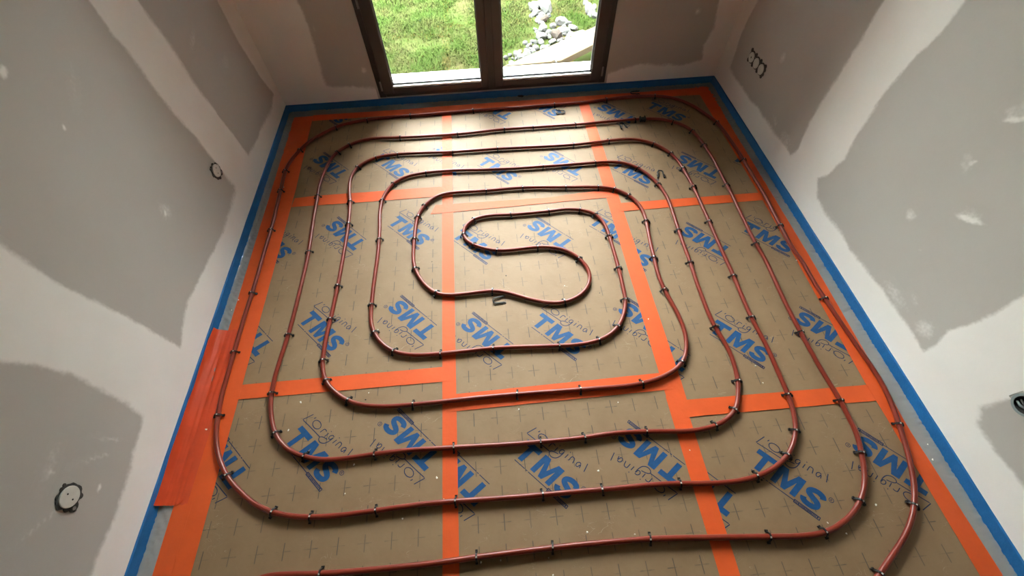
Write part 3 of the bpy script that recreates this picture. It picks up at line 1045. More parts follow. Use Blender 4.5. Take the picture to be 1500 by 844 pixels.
# ------------------------------------------------------------------ the red heating pipe
PR, PZ = 0.0100, 0.0130
PIPE_PX = '''393.6,843 468.6,840.7 546,834.6 637.8,825 699.8,816 808.6,802.5 886,794.7 960,789.3 1040,787.6 1127.6,786.4 1176.8,785.5 1208.6,780.6 1228.8,770.5 1249,753.2 1262,731.5
1267.2,709.8 1266.4,686.7 1262,665 1256.2,637.6 1238.9,602.9 1225.4,576.7 1204,543.5 1173.2,487.8 1144.8,432.1 1121,380 1106.4,355.8 1087.5,317.9 1069.7,280 1062.5,268 1049.4,241.5
1031.3,211.7 1014.1,191.5 1001,183.5 986.9,178.4 966.8,174.4 946.6,173.8 936.6,174.4 900.3,177.4 860,181 843.5,182.5 781,186.5 736.7,189.5 670.2,196.4 584.5,201.6 551.3,202.2 529.1,205.6 513,211.7
494.9,221.8 482.8,235.9 472.7,257 466.6,277.2 464.9,289 459.1,322.7 452.5,367.7 443.7,408 434.3,445.9 422.5,490 411.4,524 401.9,554.8 397.6,576.1 396,595.1 397.6,614 401.9,634.2 410,648
420.9,659 430,664 444.4,669 463.8,673.2 485.5,673.6 521.8,669.5 547.2,665.4 594.3,659.8 637.8,657.2 664.7,655.6 733.6,651.8 794,647.2 858.2,641 895,635 951,632 1005.6,632 1031.7,628.4 1049.4,623.6 1067.2,613 1077.9,601.1
1081.4,584.5 1081.4,560.9 1077.9,541.9 1069.6,515.8 1060,499.2 1046.5,477.9 1035.4,453 1021.1,415.1 1010.5,383.1 995,340.4 985.6,310.8 977,288 963.8,269 948.7,255 934.6,245.9 918.4,239.9 900.3,237.3
871,238.4 795.1,243.9 730.7,247.9 660,249.8 623.8,253 597.6,258 576.5,268.1 564.4,283 559.9,293 556.3,310.8 556.3,332.1 555.3,352.1 552.7,379.5 548,412.7 544.5,445.9 542.8,466 544.1,476.6 547.6,488.4 558.3,502.7
576.1,515 603.3,520.4 638,518.7 691,513.5 721.9,509.9 819,506.4 847.5,505.2 877.1,499 894.9,489.5 906,479.1 913.2,463.7 916.7,446 916.2,437.6 910.9,412.7 906.2,393.7 899.1,367.7 892,344 886,328.6 873.5,314
851.2,307.3 829.9,306.1 803.8,309.6 749.3,314.4 718.5,315.5 693.6,320.8 681.8,331 677,342.8 682.9,352.3 697.2,360.6 728,367.2 756.4,365.3 786,361.8 806.2,361.8 829.9,366.5 847.6,377.6 860.7,391.4 864.9,405.6
861.8,419.8 848.8,434 826.3,443 801.4,443.5 770.6,436.9 742.2,428 720.9,425.7 694.8,428.8 661.6,432.4 639.1,430.5 621.3,416.3 609.5,398.5 605.2,379.5 607.1,348.7 611.4,317.9 621.3,301.3 635.5,289.5 651,283.6
671.1,281.5 711.5,279.2 766.9,274.7 829.4,274.1 877.8,274.1 899.9,276.4 912,281.5 922.8,287 935.8,299 945.3,317.9 951.2,348.7 957.2,374.8 964.3,403.2 972.6,423.4 984,443.5 993.7,461.3 1003.2,485 1006.3,506.3
1002,528.9 989,541.9 970,552.6 942.5,561.5 915.5,565.8 880,568.5 852.2,570.5 759.8,577.4 691,583.6 634,590 603.3,592.7 572.5,595.4 537,594.4 509.7,588 489.6,573.7 476.5,559.5 472.5,542.9 472.5,528.7 475.4,507.4
480.1,483.7 484.5,466 494.7,419.8 505.4,360.6 510.6,327.4 513,295 511.5,279 514,259 523.1,245 537.2,236.5 551.3,230.6 583.5,225.8 621.8,223.8 663.2,222.6 726.6,218.1 801.2,214.3 838.5,212.2 889.8,206.6 910.4,204.2
934.6,204.6 956.7,210.1 972.8,217.7 982.9,224.8 993,234.9 1001,247.5 1015.1,273.1 1020.5,284 1038.9,325 1056.7,365.3 1074.5,404.4 1089.9,441.1 1101.6,467 1124,508.7 1138.3,541.9 1153.7,576.3 1162,601.1 1166.5,629
1163.8,646.2 1154.2,667.9 1133.4,686.7 1107.4,698.8 1075.6,706 1032.3,708.4 996,708.4 970,709.2 883.5,716.9 791.7,725.1 736,729.7 668.4,734.3 628,737.4 548.4,748.3 497.6,755.2 455.3,757.8 425,756.3 396,750
369.5,736.7 350,718.6 332,698 321,671.4 316.2,645 319,611.7 324.9,578.5 333.2,550 342.7,516.9 351,488.4 359.2,460 370.3,426.9 383.3,381.9 397.1,335.7 405.8,301.3 410.5,281 418.3,249 426.3,234.9 439.4,219.7
456.6,204.6 474.7,194.6 490.8,186.5 511,180.4 537.2,175.4 565.4,172 601.6,169.2 641,166.1 692.4,161.9 752.8,157.9 814.3,153.2 861,149.4 889,145.6 920.4,141.8 958.7,140.6 980.9,142.6 1001,148.2 1021.2,158.3 1035.3,168.4
1050.4,179.4 1069.5,204.6 1088.7,233.8 1103.8,259 1119,284 1143.2,331 1163.3,367.7 1175.6,383 1191.8,412.7 1208.5,437.9 1230.1,470 1256.2,508 1287,553 1302.5,583 1317.3,623.1 1327.4,654.9 1334.7,683.8
1339.6,712.7 1339.9,738.8 1334.7,764.8 1324.5,787.9 1307.2,813.9 1291.3,837.1'''
pw = [fl(*map(float, s.split(',')), PZ)[:2] for s in PIPE_PX.split()]
head = [(0.64, -2.60), (0.63, -1.60), (0.62, -1.02), (0.56, -0.90), (0.40, -0.845), (0.0, -0.84), (-0.5, -0.84), (-0.95, -0.80), (-1.14, -0.66), (-1.20, -0.45), (-1.18, -0.20), (-1.10, -0.03), (-0.98, 0.055)]
tail = [(1.17, -0.180), (1.04, -0.30), (0.92, -0.46), (0.83, -0.66), (0.79, -0.85), (0.78, -1.02), (0.77, -1.60), (0.76, -2.60)]
raw = [np.array(p) for p in head] + [np.array(p) for p in pw] + [np.array(p) for p in tail]
keep = [raw[0]]
for p in raw[1:]:
    if np.hypot(*(p - keep[-1])) > 0.018:
        keep.append(p)
cv = np.array(curve(keep, 8))
s = np.r_[0, np.cumsum(np.hypot(*np.diff(cv, axis=0).T))]
NS = int(s[-1] / 0.014)
q = np.linspace(0, s[-1], NS)
PP = np.c_[np.interp(q, s, cv[:, 0]), np.interp(q, s, cv[:, 1])]
ker = np.exp(-0.5 * (np.arange(-8, 9) / 2.6) ** 2)
ker /= ker.sum()
PX = np.pad(PP, ((8, 8), (0, 0)), mode='edge')
PP = np.c_[np.convolve(PX[:, 0], ker, 'valid'), np.convolve(PX[:, 1], ker, 'valid')]
TT = np.gradient(PP, axis=0)
TT /= np.hypot(TT[:, 0], TT[:, 1])[:, None]
mb = MB()
mb.tube([(x, y, PZ + 0.0006 * mnoise.noise(Vector((i * 0.06, 0, 0)))) for i, (x, y) in enumerate(PP)], PR, 12)
pipe = mb.build('heating_pipe', M_PIPE, smooth=True)
tag(pipe, 'dark red heating pipe laid in a double spiral over the boards', 'pipe')

# ------------------------------------------------------------------ clips on the pipe
CLIPS = '''439,220 418,249 412,278 490,187 536,176 602,169.5 693,161 814,152.6 889,145 959,140 1049,180 1089,234 1143,330 1209,437.5 1316,622 1339,739.6 1287,840 397,336 370,427 342.7,516 320,610 329.6,699
396,751 455,758 549.6,747 669.6,733.8 792,725 884,717 995,708 1109,699 1154,668 1166,630 1152.5,577 1100,466 1073,404 1039,325 1014.7,273 1000,246.5 983,225 957.7,210 890,206.6 838.5,212 727,218 662.6,223 581.5,226.5
523,245 551,230 513.6,294.7 510,327 494,419 485,465.5 472.5,528.7 475.8,558 509,588 603.8,592 759,577.4 851.8,570 941.8,560 1001,530.5 971.8,423 957.6,376 946,322.6 922.8,286 900,275.5 877.8,274.1 829.4,274 767,275
711.5,279.4 621.3,301 611.4,318 608,348.7 607.6,394 638,431 721,425 826,443.5 847.6,378 785,361.8 728,367 693.6,358.5 677,344 693,321 749,314 804.5,310 850.7,307.6 873.7,314 892,344 905.7,393.7 915.6,437 905,479
877,498.5 819,506 721.4,510 646,517.7 576,515 547.6,488 545,445.4 556.5,350.6 559.4,293 576.5,268 623.8,252.8 796,244 871.7,238.8 934,245.3 962.8,269 993,336 1010.5,382.6 1046,477.5 1079.8,559 1077,600.7 1048.7,623.6
950,632 858,641.5 794.6,647 664.7,655.7 547,665 444.4,668.5 403,634 399,573.7 422,490.8 452.5,367 465.8,288 495,222 513,211.7 584.5,201.6 670,196.5 738,189.5 782,186.5 843.5,182.8 932,174.8 987,178.6 1014,192
1030.7,211.7 1062.5,269 1106.4,354.6 1172.5,486 1228,587 1261,665 1260.6,731.5 1208.6,781 1127.6,786.4 952.4,789.6 809,802.6 700,816 467.4,839.9'''


def clip_mesh():
    """a strap arched over the pipe, legs pushed into the board, small shoulders outside; crown coloured pale as a painted glint"""
    path = [(-0.0205, -0.004), (-0.0195, 0.0035), (-0.0165, 0.0060), (-0.0140, 0.0120)]
    for k in range(0, 9):
        a = math.pi - k * math.pi / 8
        path.append((0.0123 * math.cos(a), 0.0015 + PZ + 0.0118 * math.sin(a)))
    path += [(-x, z) for x, z in path[:4][::-1]]
    hw, th = 0.0036, 0.0028
    mb = MB()
    P = np.array(path)
    T = np.gradient(P, axis=0)
    T /= np.hypot(T[:, 0], T[:, 1])[:, None]
    Nn = np.c_[-T[:, 1], T[:, 0]]
    Q = P + Nn * th
    n = len(P)
    vs_ = []
    for i in range(n):
        w = hw * (0.85 if 6 <= i <= n - 7 else 1.0)
        vs_ += [(-w, *P[i]), (w, *P[i]), (w, *Q[i]), (-w, *Q[i])]
    for i in range(n - 1):
        a, b = i * 4, i * 4 + 4
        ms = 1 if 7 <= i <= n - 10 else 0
        mb.add([], [])
        for k in range(4):
            mb.f.append((a + k, b + k, b + (k + 1) % 4, a + (k + 1) % 4))
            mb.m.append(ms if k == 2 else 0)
    mb.f += [(3, 2, 1, 0), tuple((n - 1) * 4 + k for k in range(4))]
    mb.m += [0, 0]
    mb.v = vs_
    for sx in (-1, 1):      # barbed shoulders beside the pipe
        mb.box(-0.0046, 0.0046, *sorted((sx * 0.0150, sx * 0.0235)), 0.0008, 0.0090, 0)
    return mb


cm = clip_mesh()
clip0 = cm.build('pipe_clip', [M_CLIP, M_CLIPGLINT])
bm = bmesh.new()
bm.from_mesh(clip0.data)
bmesh.ops.recalc_face_normals(bm, faces=bm.faces[:])
bm.to_mesh(clip0.data)
bm.free()

# name the runs of the pipe: split where its direction turns from crosswise to lengthwise
horiz = np.abs(TT[:, 0]) > np.abs(TT[:, 1])
run = np.zeros(len(PP), int)
for i in range(1, len(PP)):
    run[i] = run[i - 1] + (1 if horiz[i] != horiz[i - 1] else 0)
cnt = np.bincount(run)
for i in range(1, len(PP)):                     # short wobbles belong to the run before them
    if cnt[run[i]] < 8:
        run[i] = run[i - 1]
runs = sorted(set(run))
ORD = ['first', 'second', 'third', 'fourth', 'fifth', 'sixth', 'seventh', 'eighth', 'ninth', 'tenth', 'eleventh', 'twelfth', 'thirteenth', 'fourteenth', 'fifteenth', 'sixteenth', 'seventeenth']
info = {}
for r_ in runs:
    m_ = run == r_
    info[r_] = (bool(np.mean(horiz[m_]) > 0.5), PP[m_].mean(0), int(m_.sum()))
clips = []
for tok in CLIPS.split():
    w = fl(*map(float, tok.split(',')), 0.018)[:2]
    d2 = ((PP - w) ** 2).sum(1)
    clips.append((int(d2.argmin()), float(math.sqrt(d2.min()))))
clips = sorted(clips)
used_runs = sorted({run[i] for i, _ in clips})
hr = sorted([r_ for r_ in used_runs if info[r_][0]], key=lambda r_: -info[r_][1][1])
vr = sorted([r_ for r_ in used_runs if not info[r_][0]], key=lambda r_: info[r_][1][0])
label = {}
for r_ in used_runs:
    ids = [i for i, _ in clips if run[i] == r_]
    if info[r_][0]:
        ids.sort(key=lambda i: PP[i][0])
        for k, i in enumerate(ids):
            label[i] = 'black clip %s from left on %s crosswise pipe run from the window' % (ORD[k], ORD[hr.index(r_)])
    else:
        ids.sort(key=lambda i: -PP[i][1])
        for k, i in enumerate(ids):
            label[i] = 'black clip %s from the window on %s lengthwise pipe run from left' % (ORD[k], ORD[vr.index(r_)])
done = set()
first = True
for i, _ in clips:
    if i in done:
        continue
    done.add(i)
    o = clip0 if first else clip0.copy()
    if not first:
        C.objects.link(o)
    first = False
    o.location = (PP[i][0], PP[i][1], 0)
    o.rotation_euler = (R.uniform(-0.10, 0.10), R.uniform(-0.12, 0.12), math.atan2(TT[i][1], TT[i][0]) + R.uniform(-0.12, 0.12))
    tag(o, label[i], 'pipe clip', 'black clips holding the red pipe')


# loose clips on the floor
def loose(px, rot, label, flat=True, scale=1.0, z=0.0030):
    o = clip0.copy()
    o.name = 'loose_clip'
    C.objects.link(o)
    w = f2(*px)
    o.scale = (scale,) * 3
    o.location = (w[0], w[1], z + 0.0032 * scale)
    o.rotation_euler = (0, math.pi / 2, rot) if flat else (0, 0, rot)
    tag(o, label, 'pipe clip', 'loose clips lying on the boards')
    return o


def loose_mesh():
    """an unused clip lying on its side: an open U with turned-out feet"""
    mb = MB()
    pts = [(-0.036, -0.018, 0), (-0.027, -0.0135, 0), (0.004, -0.0125, 0)]
    for k in range(1, 8):
        a = -math.pi / 2 + k * math.pi / 8
        pts.append((0.006 + 0.0125 * math.cos(a), 0.0125 * math.sin(a), 0))
    pts += [(0.004, 0.0125, 0), (-0.027, 0.0135, 0), (-0.036, 0.018, 0)]
    mb.tube(pts, 0.0034, 8)
    for sy in (-1, 1):
        mb.box(-0.024, -0.014, *sorted((sy * 0.0135, sy * 0.019)), -0.0025, 0.0025)
    return mb


lc = loose_mesh().build('loose_clip', M_CLIP, smooth=False)
LOOSE = [((728.5, 441), math.radians(188), 'black loose clip lying open to the right below the pipe S bend'),
         ((967, 254.5), math.radians(82), 'black loose clip lying open toward the camera beside lettering at far right'),
         ((823, 165), math.radians(-10), 'grey looking loose clip on the lettering in front of the window'),
         ((911, 184), math.radians(100), 'black loose clip with two legs sticking out below the second pipe row'),
         ((928, 137), math.radians(170), 'black loose clip on the orange border tape near the window')]
for k, (px, rot, lab) in enumerate(LOOSE):
    o = lc if k == 0 else lc.copy()
    if k:
        C.objects.link(o)
    w = f2(*px)
    o.location = (w[0], w[1], 0.0066)
    o.scale = (1.15, 1.25, 1.0)
    o.rotation_euler = (R.uniform(-0.1, 0.1), R.uniform(-0.1, 0.1), rot)
    tag(o, lab, 'pipe clip', 'loose clips lying on the boards')
# a spare clip body jammed against the second pipe row
mb = MB()
mb.box(-0.018, 0.018, -0.014, 0.014, 0.0, 0.020)
mb.box(-0.022, -0.014, -0.018, 0.018, 0.0, 0.026)
mb.box(0.012, 0.019, -0.018, 0.020, 0.0, 0.028)
w = fl(941, 174.5, 0.02)[:2]
sp = mb.build('clip_block', M_CLIP, loc=(w[0], w[1], 0.0092))
sp.rotation_euler = (0.15, 0.1, 0.05)
bevel(sp, 0.003)
tag(sp, 'chunky dark clip block clasping the second pipe row near the window', 'clip block')

# ------------------------------------------------------------------ crumbs and dirt on the boards
CRUMB = '''540.5,576 441,590 423,630.6 554,483.6 506,723.4 519,681 876,690 803.6,817.5 704.6,824 733.6,821 650.3,731.8 929.6,783 810,842.6 1282,740 1239,782 1211.5,766 1117,561.5 1184.5,514.6
1106,536.6 949.5,468 1155,457.7 1117,562 1185.8,514.6 1166,382 1165.7,381.4 950,468.4 303,629.5 827,419.3 1357.8,651.5 1365,673.7 1438.7,768.2 416,275 340,455 350,440 1203.8,321 1190,335 1061,153 640,700 760,600 590,760 1010,660 860,780 905,590'''
DIRTS = '741.5,404.4 878.4,429.8 633,384 536,586 1005,140 760,148 505,186 1084.5,702 1115,703'
prev = []
bits = []
cr0 = None
for kind, toks in (('plaster_crumb', CRUMB), ('dirt_speck', DIRTS)):
    base = None
    for tok in toks.split():
        u, v = map(float, tok.split(','))
        if any(abs(u - a) < 4 and abs(v - b) < 4 for a, b in prev):
            continue
        prev.append((u, v))
        w = f2(u, v)
        if base is None:
            bm = bmesh.new()
            bmesh.ops.create_icosphere(bm, subdivisions=1, radius=0.0050)
            for vv in bm.verts:
                vv.co *= R.uniform(0.7, 1.25)
                vv.co.z *= 0.55
            me = bpy.data.meshes.new(kind)
            bm.to_mesh(me)
            bm.free()
            me.materials.append(M_CRUMB if kind == 'plaster_crumb' else M_DIRT)
            o = base = bpy.data.objects.new(kind, me)
        else:
            o = base.copy()
        C.objects.link(o)
        sc = R.uniform(0.45, 0.85)
        o.scale = (sc * R.uniform(0.8, 1.6), sc, sc)
        o.rotation_euler = (0, 0, R.uniform(0, 6.28))
        o.location = (w[0], w[1], 0.0042)
        bits.append((kind, w[0], w[1], o))
for kind, word, cat_, grp in (('plaster_crumb', 'white plaster crumb', 'crumb', 'white plaster crumbs on the boards'), ('dirt_speck', 'dark dirt speck', 'dirt', 'dark dirt specks on the boards')):
    fields = {}
    for kd, x, y, o in bits:
        if kd == kind:
            col = 'left' if x < XB else ('centre' if x < XCN else 'right')
            lim = {'left': (1.99, 0.79), 'centre': (1.8456, 0.65), 'right': (1.735, 0.522)}[col]
            row = 'far' if y > lim[0] else ('middle' if y > lim[1] else 'near')
            fields.setdefault((row, col), []).append((-y, o.name, o))
    for (row, col), lst in fields.items():
        for k, (_, _, o) in enumerate(sorted(lst, key=lambda q_: q_[:2])):
            tag(o, 'small %s on the %s %s board, %s from the window' % (word, row, col, ORD[k]), cat_, grp)
# lump of dark mortar on the far strip film
bm = bmesh.new()
bmesh.ops.create_icosphere(bm, subdivisions=2, radius=0.020)
for vv in bm.verts:
    vv.co *= 1 + 0.35 * mnoise.noise(vv.co * 60)
    vv.co.z *= 0.45
    vv.co.x *= 1.5
me = bpy.data.meshes.new('mortar_lump')
bm.to_mesh(me)
bm.free()
me.materials.append(M_DIRT)
o = bpy.data.objects.new('mortar_lump', me)
C.objects.link(o)
w = f2(763, 141.5)
o.location = (w[0], w[1], 0.010)
tag(o, 'dark mortar lump on the film below the window', 'dirt')


# ------------------------------------------------------------------ electrical boxes in the walls
def disc(mb, c, ax, r, d0, d1, n=24, m=0, a_off=0.0, dz=0.0):
    """short cylinder whose axis is the wall normal; d measured into the room"""
    vs_ = []
    for d in (d0, d1):
        for k in range(n):
            a = 2 * math.pi * k / n
            vs_.append(ax(c[0] + r * math.cos(a), c[1] + r * math.sin(a), d))
    fs = [tuple(range(n))[::-1], tuple(range(n, 2 * n))] + [(k, (k + 1) % n, n + (k + 1) % n, n + k) for k in range(n)]
    mb.add(vs_, fs, m)


def ringd(mb, c, ax, r0, r1, d0, d1, n=28, m=0, wob=0.0):
    vs_ = []
    for k in range(n):
        a = 2 * math.pi * k / n
        w_ = 1 + wob * mnoise.noise(Vector((math.cos(a) * 2, math.sin(a) * 2, c[0] * 5)))
        for r_, d_ in ((r0, d0), (r1 * w_, d0), (r1 * w_, d1), (r0, d1)):
            vs_.append(ax(c[0] + r_ * math.cos(a), c[1] + r_ * math.sin(a), d_))
    fs = []
    for k in range(n):
        a, b = k * 4, ((k + 1) % n) * 4
        for j in range(4):
            fs.append((a + j, b + j, b + (j + 1) % 4, a + (j + 1) % 4))
    mb.add(vs_, fs, m)


def axL(a, z, d):
    return (XL + d, a, z)


def axR(a, z, d):
    return (XR - d, a, z)


def rel(mb, o):
    mb.v = [tuple(np.array(p) - np.array(o)) for p in mb.v]
    return mb


def fixnorm(o):
    bm = bmesh.new()
    bm.from_mesh(o.data)
    bmesh.ops.recalc_face_normals(bm, faces=bm.faces[:])
    bm.to_mesh(o.data)
    bm.free()
    return o


def covered_box(p, ax, label, side):
    e = empty('electrical_box', ax(p[1], p[2], 0.0))
    org = e.location[:]
    c = (p[1], p[2])
    mb = MB()
    ringd(mb, c, ax, 0.030, 0.0345, -0.045, 0.0030)
    disc(mb, c, ax, 0.0345, -0.048, -0.044)
    fixnorm(rel(mb, org).build('box_body', M_BOXDARK, e))
    mb = MB()
    ringd(mb, c, ax, 0.029, 0.0395, 0.0012, 0.0032, wob=0.22)
    for (da, dz, r_) in ((side * 0.027, -0.027, 0.0165), (side * 0.034, -0.008, 0.012), (side * 0.030, 0.018, 0.013), (side * 0.010, 0.034, 0.010), (-side * 0.012, 0.036, 0.006), (-side * 0.026, 0.034, 0.005), (-side * 0.004, -0.036, 0.009)):
        disc(mb, (c[0] + da, c[1] + dz), ax, r_, 0.0010, 0.0030, 12)
    fixnorm(rel(mb, org).build('rim', M_BOXDARK, e))
    mb = MB()
    disc(mb, (c[0] + side * 0.004, c[1] + 0.003), ax, 0.0325, 0.0005, 0.0075, 32)
    lid = fixnorm(rel(mb, org).build('lid', M_WHITEP, e))
    bevel(lid, 0.0015)
    for dz in (-0.012, 0.012):
        mb = MB()
        disc(mb, (c[0] + side * 0.004 + dz * 0.5, c[1] + 0.003 + dz), ax, 0.0028, 0.0070, 0.0079, 10)
        fixnorm(rel(mb, org).build('screw_hole', M_DIRT, lid))
    for (da, dz) in ((side * 0.032, -0.031),):
        mb = MB()
        disc(mb, (c[0] + da, c[1] + dz), ax, 0.006, 0.0028, 0.0045, 12)
        fixnorm(rel(mb, org).build('screw', M_METAL, e))
    tag(e, label, 'socket box')


covered_box(sock_ln, axL, 'grey flush socket box with round white lid, near end of left wall', -1)
covered_box(sock_lf, axL, 'flush socket box with white lid halfway along left wall by pale joint', 1)

e = empty('triple_socket_box', axR(tri_y, tri_z, 0.0))
org = e.location[:]
mb = MB()
for k in (-1, 0, 1):
    c = (tri_y + k * 0.071, tri_z)
    ringd(mb, c, axR, 0.0295, 0.0325, -0.045, 0.0028)
    disc(mb, c, axR, 0.0325, -0.048, -0.044)
fixnorm(rel(mb, org).build('box_body', M_BOXDARK, e))
mb = MB()
for k in (-1, 0, 1):                       # dark plate with scalloped ends
    ringd(mb, (tri_y + k * 0.071, tri_z), axR, 0.029, 0.0365, 0.0010, 0.0030)
for k in (-1.5, -0.5, 0.5, 1.5):
    for s_ in ((-1, 1) if k != 1.5 else (-1, 1)):
        disc(mb, (tri_y + k * 0.071 * (0.92 if abs(k) > 1 else 1), tri_z + s_ * 0.030), axR, 0.0125, 0.0008, 0.0028, 12)
for k in (-1, 1):
    disc(mb, (tri_y - 0.107, tri_z + k * 0.012), axR, 0.012, 0.0008, 0.0028, 12)
fixnorm(rel(mb, org).build('mounting_plate', M_BOXDARK, e))
for k in (-1, 0, 1):
    mb = MB()
    disc(mb, (tri_y + k * 0.071, tri_z - 0.002), axR, 0.0295, 0.0004, 0.0062, 28)
    ld = fixnorm(rel(mb, org).build('lid', M_WHITEP, e))
    if k == 1:
        mb = MB()
        disc(mb, (tri_y + k * 0.071, tri_z - 0.002), axR, 0.0055, 0.0058, 0.0066, 12)
        fixnorm(rel(mb, org).build('centre_hole', M_BOXDARK, ld))
tag(e, 'row of three round socket lids in a dark plate on the right wall', 'socket box')

e = empty('open_socket_box', axR(sock_rn[1], sock_rn[2], 0.0))
org = e.location[:]
c = (sock_rn[1], sock_rn[2])
mb = MB()
ringd(mb, c, axR, 0.0315, 0.0350, -0.045, 0.0030)
disc(mb, c, axR, 0.0350, -0.048, -0.044)
fixnorm(rel(mb, org).build('box_body', M_BOXDARK, e))
mb = MB()
ringd(mb, c, axR, 0.0315, 0.0400, 0.0012, 0.0045)
fixnorm(rel(mb, org).build('rim', M_BOXTEAL, e))
for k, (mt, za) in enumerate(((M_WHITEP, 0.010), (M_BOXDARK, -0.004), (M_BOXTEAL, -0.016))):
    mb = MB()
    mb.tube([axR(c[0] + 0.018, c[1] + za, -0.040), axR(c[0] + 0.020, c[1] + za * 1.2, -0.004), axR(c[0] + 0.004, c[1] + za, 0.001),
             axR(c[0] - 0.016, c[1] + za * 0.6, -0.010), axR(c[0] - 0.02, c[1] + za, -0.040)], 0.0042, 8)
    rel(mb, org).build('wire', mt, e, smooth=True)
tag(e, 'open socket box with grey rim and wires at near end of right wall', 'socket box')

# ------------------------------------------------------------------ outdoors
ZG, ZTE = -0.115, -0.055


def gz(x, y):
    added_bank = min(max((y - 5.2) / 7.0, 0.0), 1.0)  # unseen rise added to cut low sky light on the near floor
    return ZG + 0.020 * mnoise.noise(Vector((x * 1.5, y * 1.5, 0))) + 0.010 * max(0, y - 4.0) + 3.3 * added_bank * added_bank * (3 - 2 * added_bank)


# unseen dark wall added at right to keep sky light off the left wall
sky_block = wall_shell('sky_block_wall', [(2.60, 2.90, YF + 0.32, 12.0, -0.4, 3.6)])
sky_block.data.materials[0] = M_SKYBLOCK
gx, gy = np.linspace(-9, 9, 61), np.linspace(YF + 0.33, 18, 61)
vs_ = [(x, y, gz(x, y)) for y in gy for x in gx]
fs = [(j * 61 + i, j * 61 + i + 1, j * 61 + i + 62, j * 61 + i + 61) for j in range(60) for i in range(60)]
tag(obj('ground', vs_, fs, M_SOIL, smooth=True), kind='structure')




y_edge = float(fl(640, 104, ZTE)[1])
mb = MB()
mb.box(-2.2, 2.4, YF + 0.302, y_edge, ZTE - 0.10, ZTE)
tag(bevel(mb.build('terrace_edge', M_SILL), 0.006), 'pale stone edging slab just outside the french window', 'slab')
mb = MB()
mb.box(DX0 - 0.03, DX1 + 0.03, YF + 0.075, YF + 0.30, -0.0, 0.045)
tag(bevel(mb.build('trim_1', M_SILL), 0.005), kind='structure')

# plank lying across the right half
ptop = [fl(743, 95, 0.00), fl(867, 48, 0.03), fl(864.6, 71.6, 0.03), fl(823, 88.6, 0.0)]
a, b = np.array(ptop[0][:2]), np.array(ptop[1][:2])
d = (b - a) / np.hypot(*(b - a))
nrm = np.array([d[1], -d[0]])
f0 = np.array(fl(823, 88.6, 0.0)[:2])
wid = float((f0 - a) @ nrm)
L_ = 1.15
c0, c1 = a + d * (float((f0 - a) @ d) - 0.01), a + d * L_
vs_ = []
for t, z in ((c0, 0.0), (c1, 0.10)):
    for w_ in (0, wid):
        q_ = t + nrm * w_
        if t is c0 and w_ == 0:
            q_ = a - d * 0.04
        vs_ += [(*q_, z - 0.050), (*q_, z)]
fs = [(0, 1, 3, 2), (4, 6, 7, 5), (0, 4, 5, 1), (2, 3, 7, 6), (1, 5, 7, 3), (0, 2, 6, 4)]
pk = fixnorm(obj('timber_plank', vs_, fs, M_WOOD))
bevel(pk, 0.004)
tag(pk, 'pale sawn timber plank lying slanted outside the right window pane', 'plank')

# rubble
STONES = '''480,60,44 540,30,42 620,75,62 500,120,40 590,180,38 560,135,36 560,225,34 575,300,46 565,395,60 690,265,36 790,225,60 850,225,48 910,285,50 850,325,44 930,400,48 1000,375,58 740,395,64
640,340,30 680,455,36 560,450,30 500,520,36 590,530,42 430,500,36 405,590,52 345,640,40 290,600,38 470,565,34 550,590,36 625,505,30 230,690,34 700,335,34 770,300,34 885,365,34 860,420,36 1110,110,44
1145,155,40 1090,60,38 760,440,32 800,465,30 1040,430,28 650,390,28 390,540,28 320,560,26 520,180,26 640,140,26 160,640,26 205,600,24 440,30,26 1060,10,30 1160,60,30'''
rub = []
_rs = random.Random(11)
for (xa, ya, xb, yb, n_, sp_) in ((520, 30, 585, 330, 12, 46), (590, 350, 420, 570, 14, 60), (420, 570, 250, 665, 8, 40), (650, 300, 960, 400, 20, 75)):
    for _k in range(n_):
        t_ = _rs.random()
        STONES += ' %d,%d,%d' % (xa + (xb - xa) * t_ + _rs.gauss(0, sp_), ya + (yb - ya) * t_ + _rs.gauss(0, sp_ * 0.6), _rs.uniform(17, 30))
for k, tok in enumerate(STONES.split()):
    zx, zy, rr_ = map(float, tok.split(','))
    u, v = 720 + zx / 7.675, zy / 7.675
    p = fl(u, v, ZG + 0.03)
    rad = rr_ / 7.675 * np.hypot(p[1], 1.9) / FPX * 1.12
    bm = bmesh.new()
    bmesh.ops.create_icosphere(bm, subdivisions=2, radius=1.0)
    sd = Vector((k * 3.7, k * 1.3, 0))
    planes = [(Vector((R.gauss(0, 1), R.gauss(0, 1), R.gauss(0, 1))).normalized(), R.uniform(0.55, 0.85)) for _ in range(9)]
    for vv in bm.verts:
        for nn, dd in planes:
            ex = vv.co.dot(nn) - dd
            if ex > 0:
                vv.co -= nn * ex
        vv.co *= 1 + 0.06 * mnoise.noise(vv.co * 3 + sd)
    me = bpy.data.meshes.new('rubble_stone')
    bm.to_mesh(me)
    bm.free()
    brown = k in (4, 16)
    me.materials.append(M_STONEB if brown else M_STONE)
    o = bpy.data.objects.new('rubble_stone', me)
    C.objects.link(o)
    sx, sy, sz = rad * R.uniform(0.9, 1.35), rad * R.uniform(0.8, 1.15), rad * R.uniform(0.6, 0.9)
    o.scale = (sx, sy, sz)
    o.rotation_euler = (R.uniform(-0.3, 0.3), R.uniform(-0.3, 0.3), R.uniform(0, 6.28))
    o.location = (p[0], p[1], gz(p[0], p[1]) + sz * 0.42)
    special = {2: 'big pale rubble stone at the top of the heap by the grass', 4: 'brown rubble stone in the heap outside',
               8: 'large light blocky stone at the left side of the rubble heap', 10: 'large white stone on the crest of the rubble heap',
               15: 'white rounded stone at the right end of the rubble heap', 16: 'flat dark brown stone in the middle of the rubble heap'}
    rub.append((k, u, v, rad, special.get(k), o))
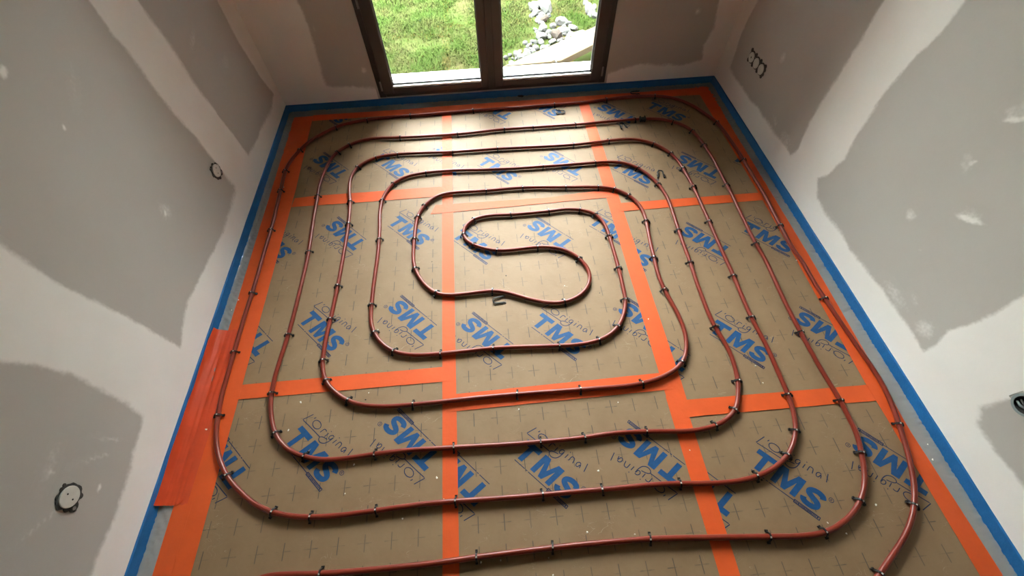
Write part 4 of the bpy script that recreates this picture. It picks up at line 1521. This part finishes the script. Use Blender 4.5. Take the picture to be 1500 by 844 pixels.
rows = sorted(rub, key=lambda q_: q_[2])
for ri in range(0, len(rows), 9):
    for ci, (k, u, v, rad, spc, o) in enumerate(sorted(rows[ri:ri + 9], key=lambda q_: q_[1])):
        size = 'large' if rad > 0.034 else ('small' if rad < 0.024 else 'pale')
        tag(o, spc or '%s broken stone outside, %s from left in %s rubble row from the back' % (size, ORD[ci], ORD[ri // 9]), 'stone', 'rubble stones outside the window')

# grass blades
ex = [(720 + float(t.split(',')[0]) / 7.675, float(t.split(',')[1]) / 7.675) for t in STONES.split()]
exw = np.array([fl(u, v, ZG + 0.02)[:2] for u, v in ex])
pl_a, pl_d, pl_n = c0, d, nrm
verts, faces = [], []


def blade(x, y, h, tuft=1.0):
    a_ = R.uniform(0, 6.283)
    ln_ = R.uniform(0.4, 1.8) * h
    w_ = R.uniform(0.0014, 0.0028)
    dx, dy = math.cos(a_), math.sin(a_)
    z = gz(x, y) - 0.004
    k = len(verts)
    verts.extend([(x - dy * w_, y + dx * w_, z), (x + dy * w_, y - dx * w_, z),
                  (x + dx * ln_ * 0.4 + dy * w_ * 0.8, y + dy * ln_ * 0.4 - dx * w_ * 0.8, z + h * 0.65), (x + dx * ln_ * 0.4 - dy * w_ * 0.8, y + dy * ln_ * 0.4 + dx * w_ * 0.8, z + h * 0.65),
                  (x + dx * ln_, y + dy * ln_, z + h)])
    faces.extend([(k, k + 1, k + 2, k + 3), (k + 3, k + 2, k + 4)])


def grass_zone(n, x0, x1, y0, y1, h0, h1):
    for _ in range(n):
        x, y = R.uniform(x0, x1), R.uniform(y0, y1)
        if y < y_edge + 0.01:
            continue
        dn = mnoise.noise(Vector((x * 3.1, y * 3.1, 8)))
        if dn < -0.28 and R.random() < 0.7:
            continue
        dm = np.min(np.hypot(exw[:, 0] - x, exw[:, 1] - y))
        if dm < 0.05 or (dm < 0.10 and R.random() < 0.6):
            continue
        qx = np.array([x, y]) - pl_a
        al, ac = float(qx @ pl_d), float(qx @ pl_n)
        if -0.02 < al < L_ + 0.2 and -0.03 < ac < wid + 0.03:
            continue
        if al > 0.0 and ac > 0:
            continue
        blade(x, y, R.uniform(h0, h1) * (1 + 0.5 * dn))


grass_zone(52000, -1.25, 1.45, y_edge, 5.4, 0.018, 0.045)
grass_zone(12000, -4, 2.35, y_edge, 9.5, 0.04, 0.09)
tag(obj('lawn_grass', verts, faces, M_GRASS), 'bright green lawn grass outside the french window', 'grass', kind='stuff')
# small dark hook lying on the plank
mb = MB()
hp = fl(816, 91, 0.012)
mb.tube([(0.0, 0.0, 0.0), (-0.012, 0.03, 0.004), (-0.022, 0.035, 0.004), (-0.03, 0.026, 0.004)], 0.004, 8)
o = mb.build('loose_clip', M_CLIP, loc=(hp[0], hp[1], 0.006))
tag(o, 'small dark hooked clip lying outside by the plank end', 'pipe clip', 'loose clips lying on the boards')
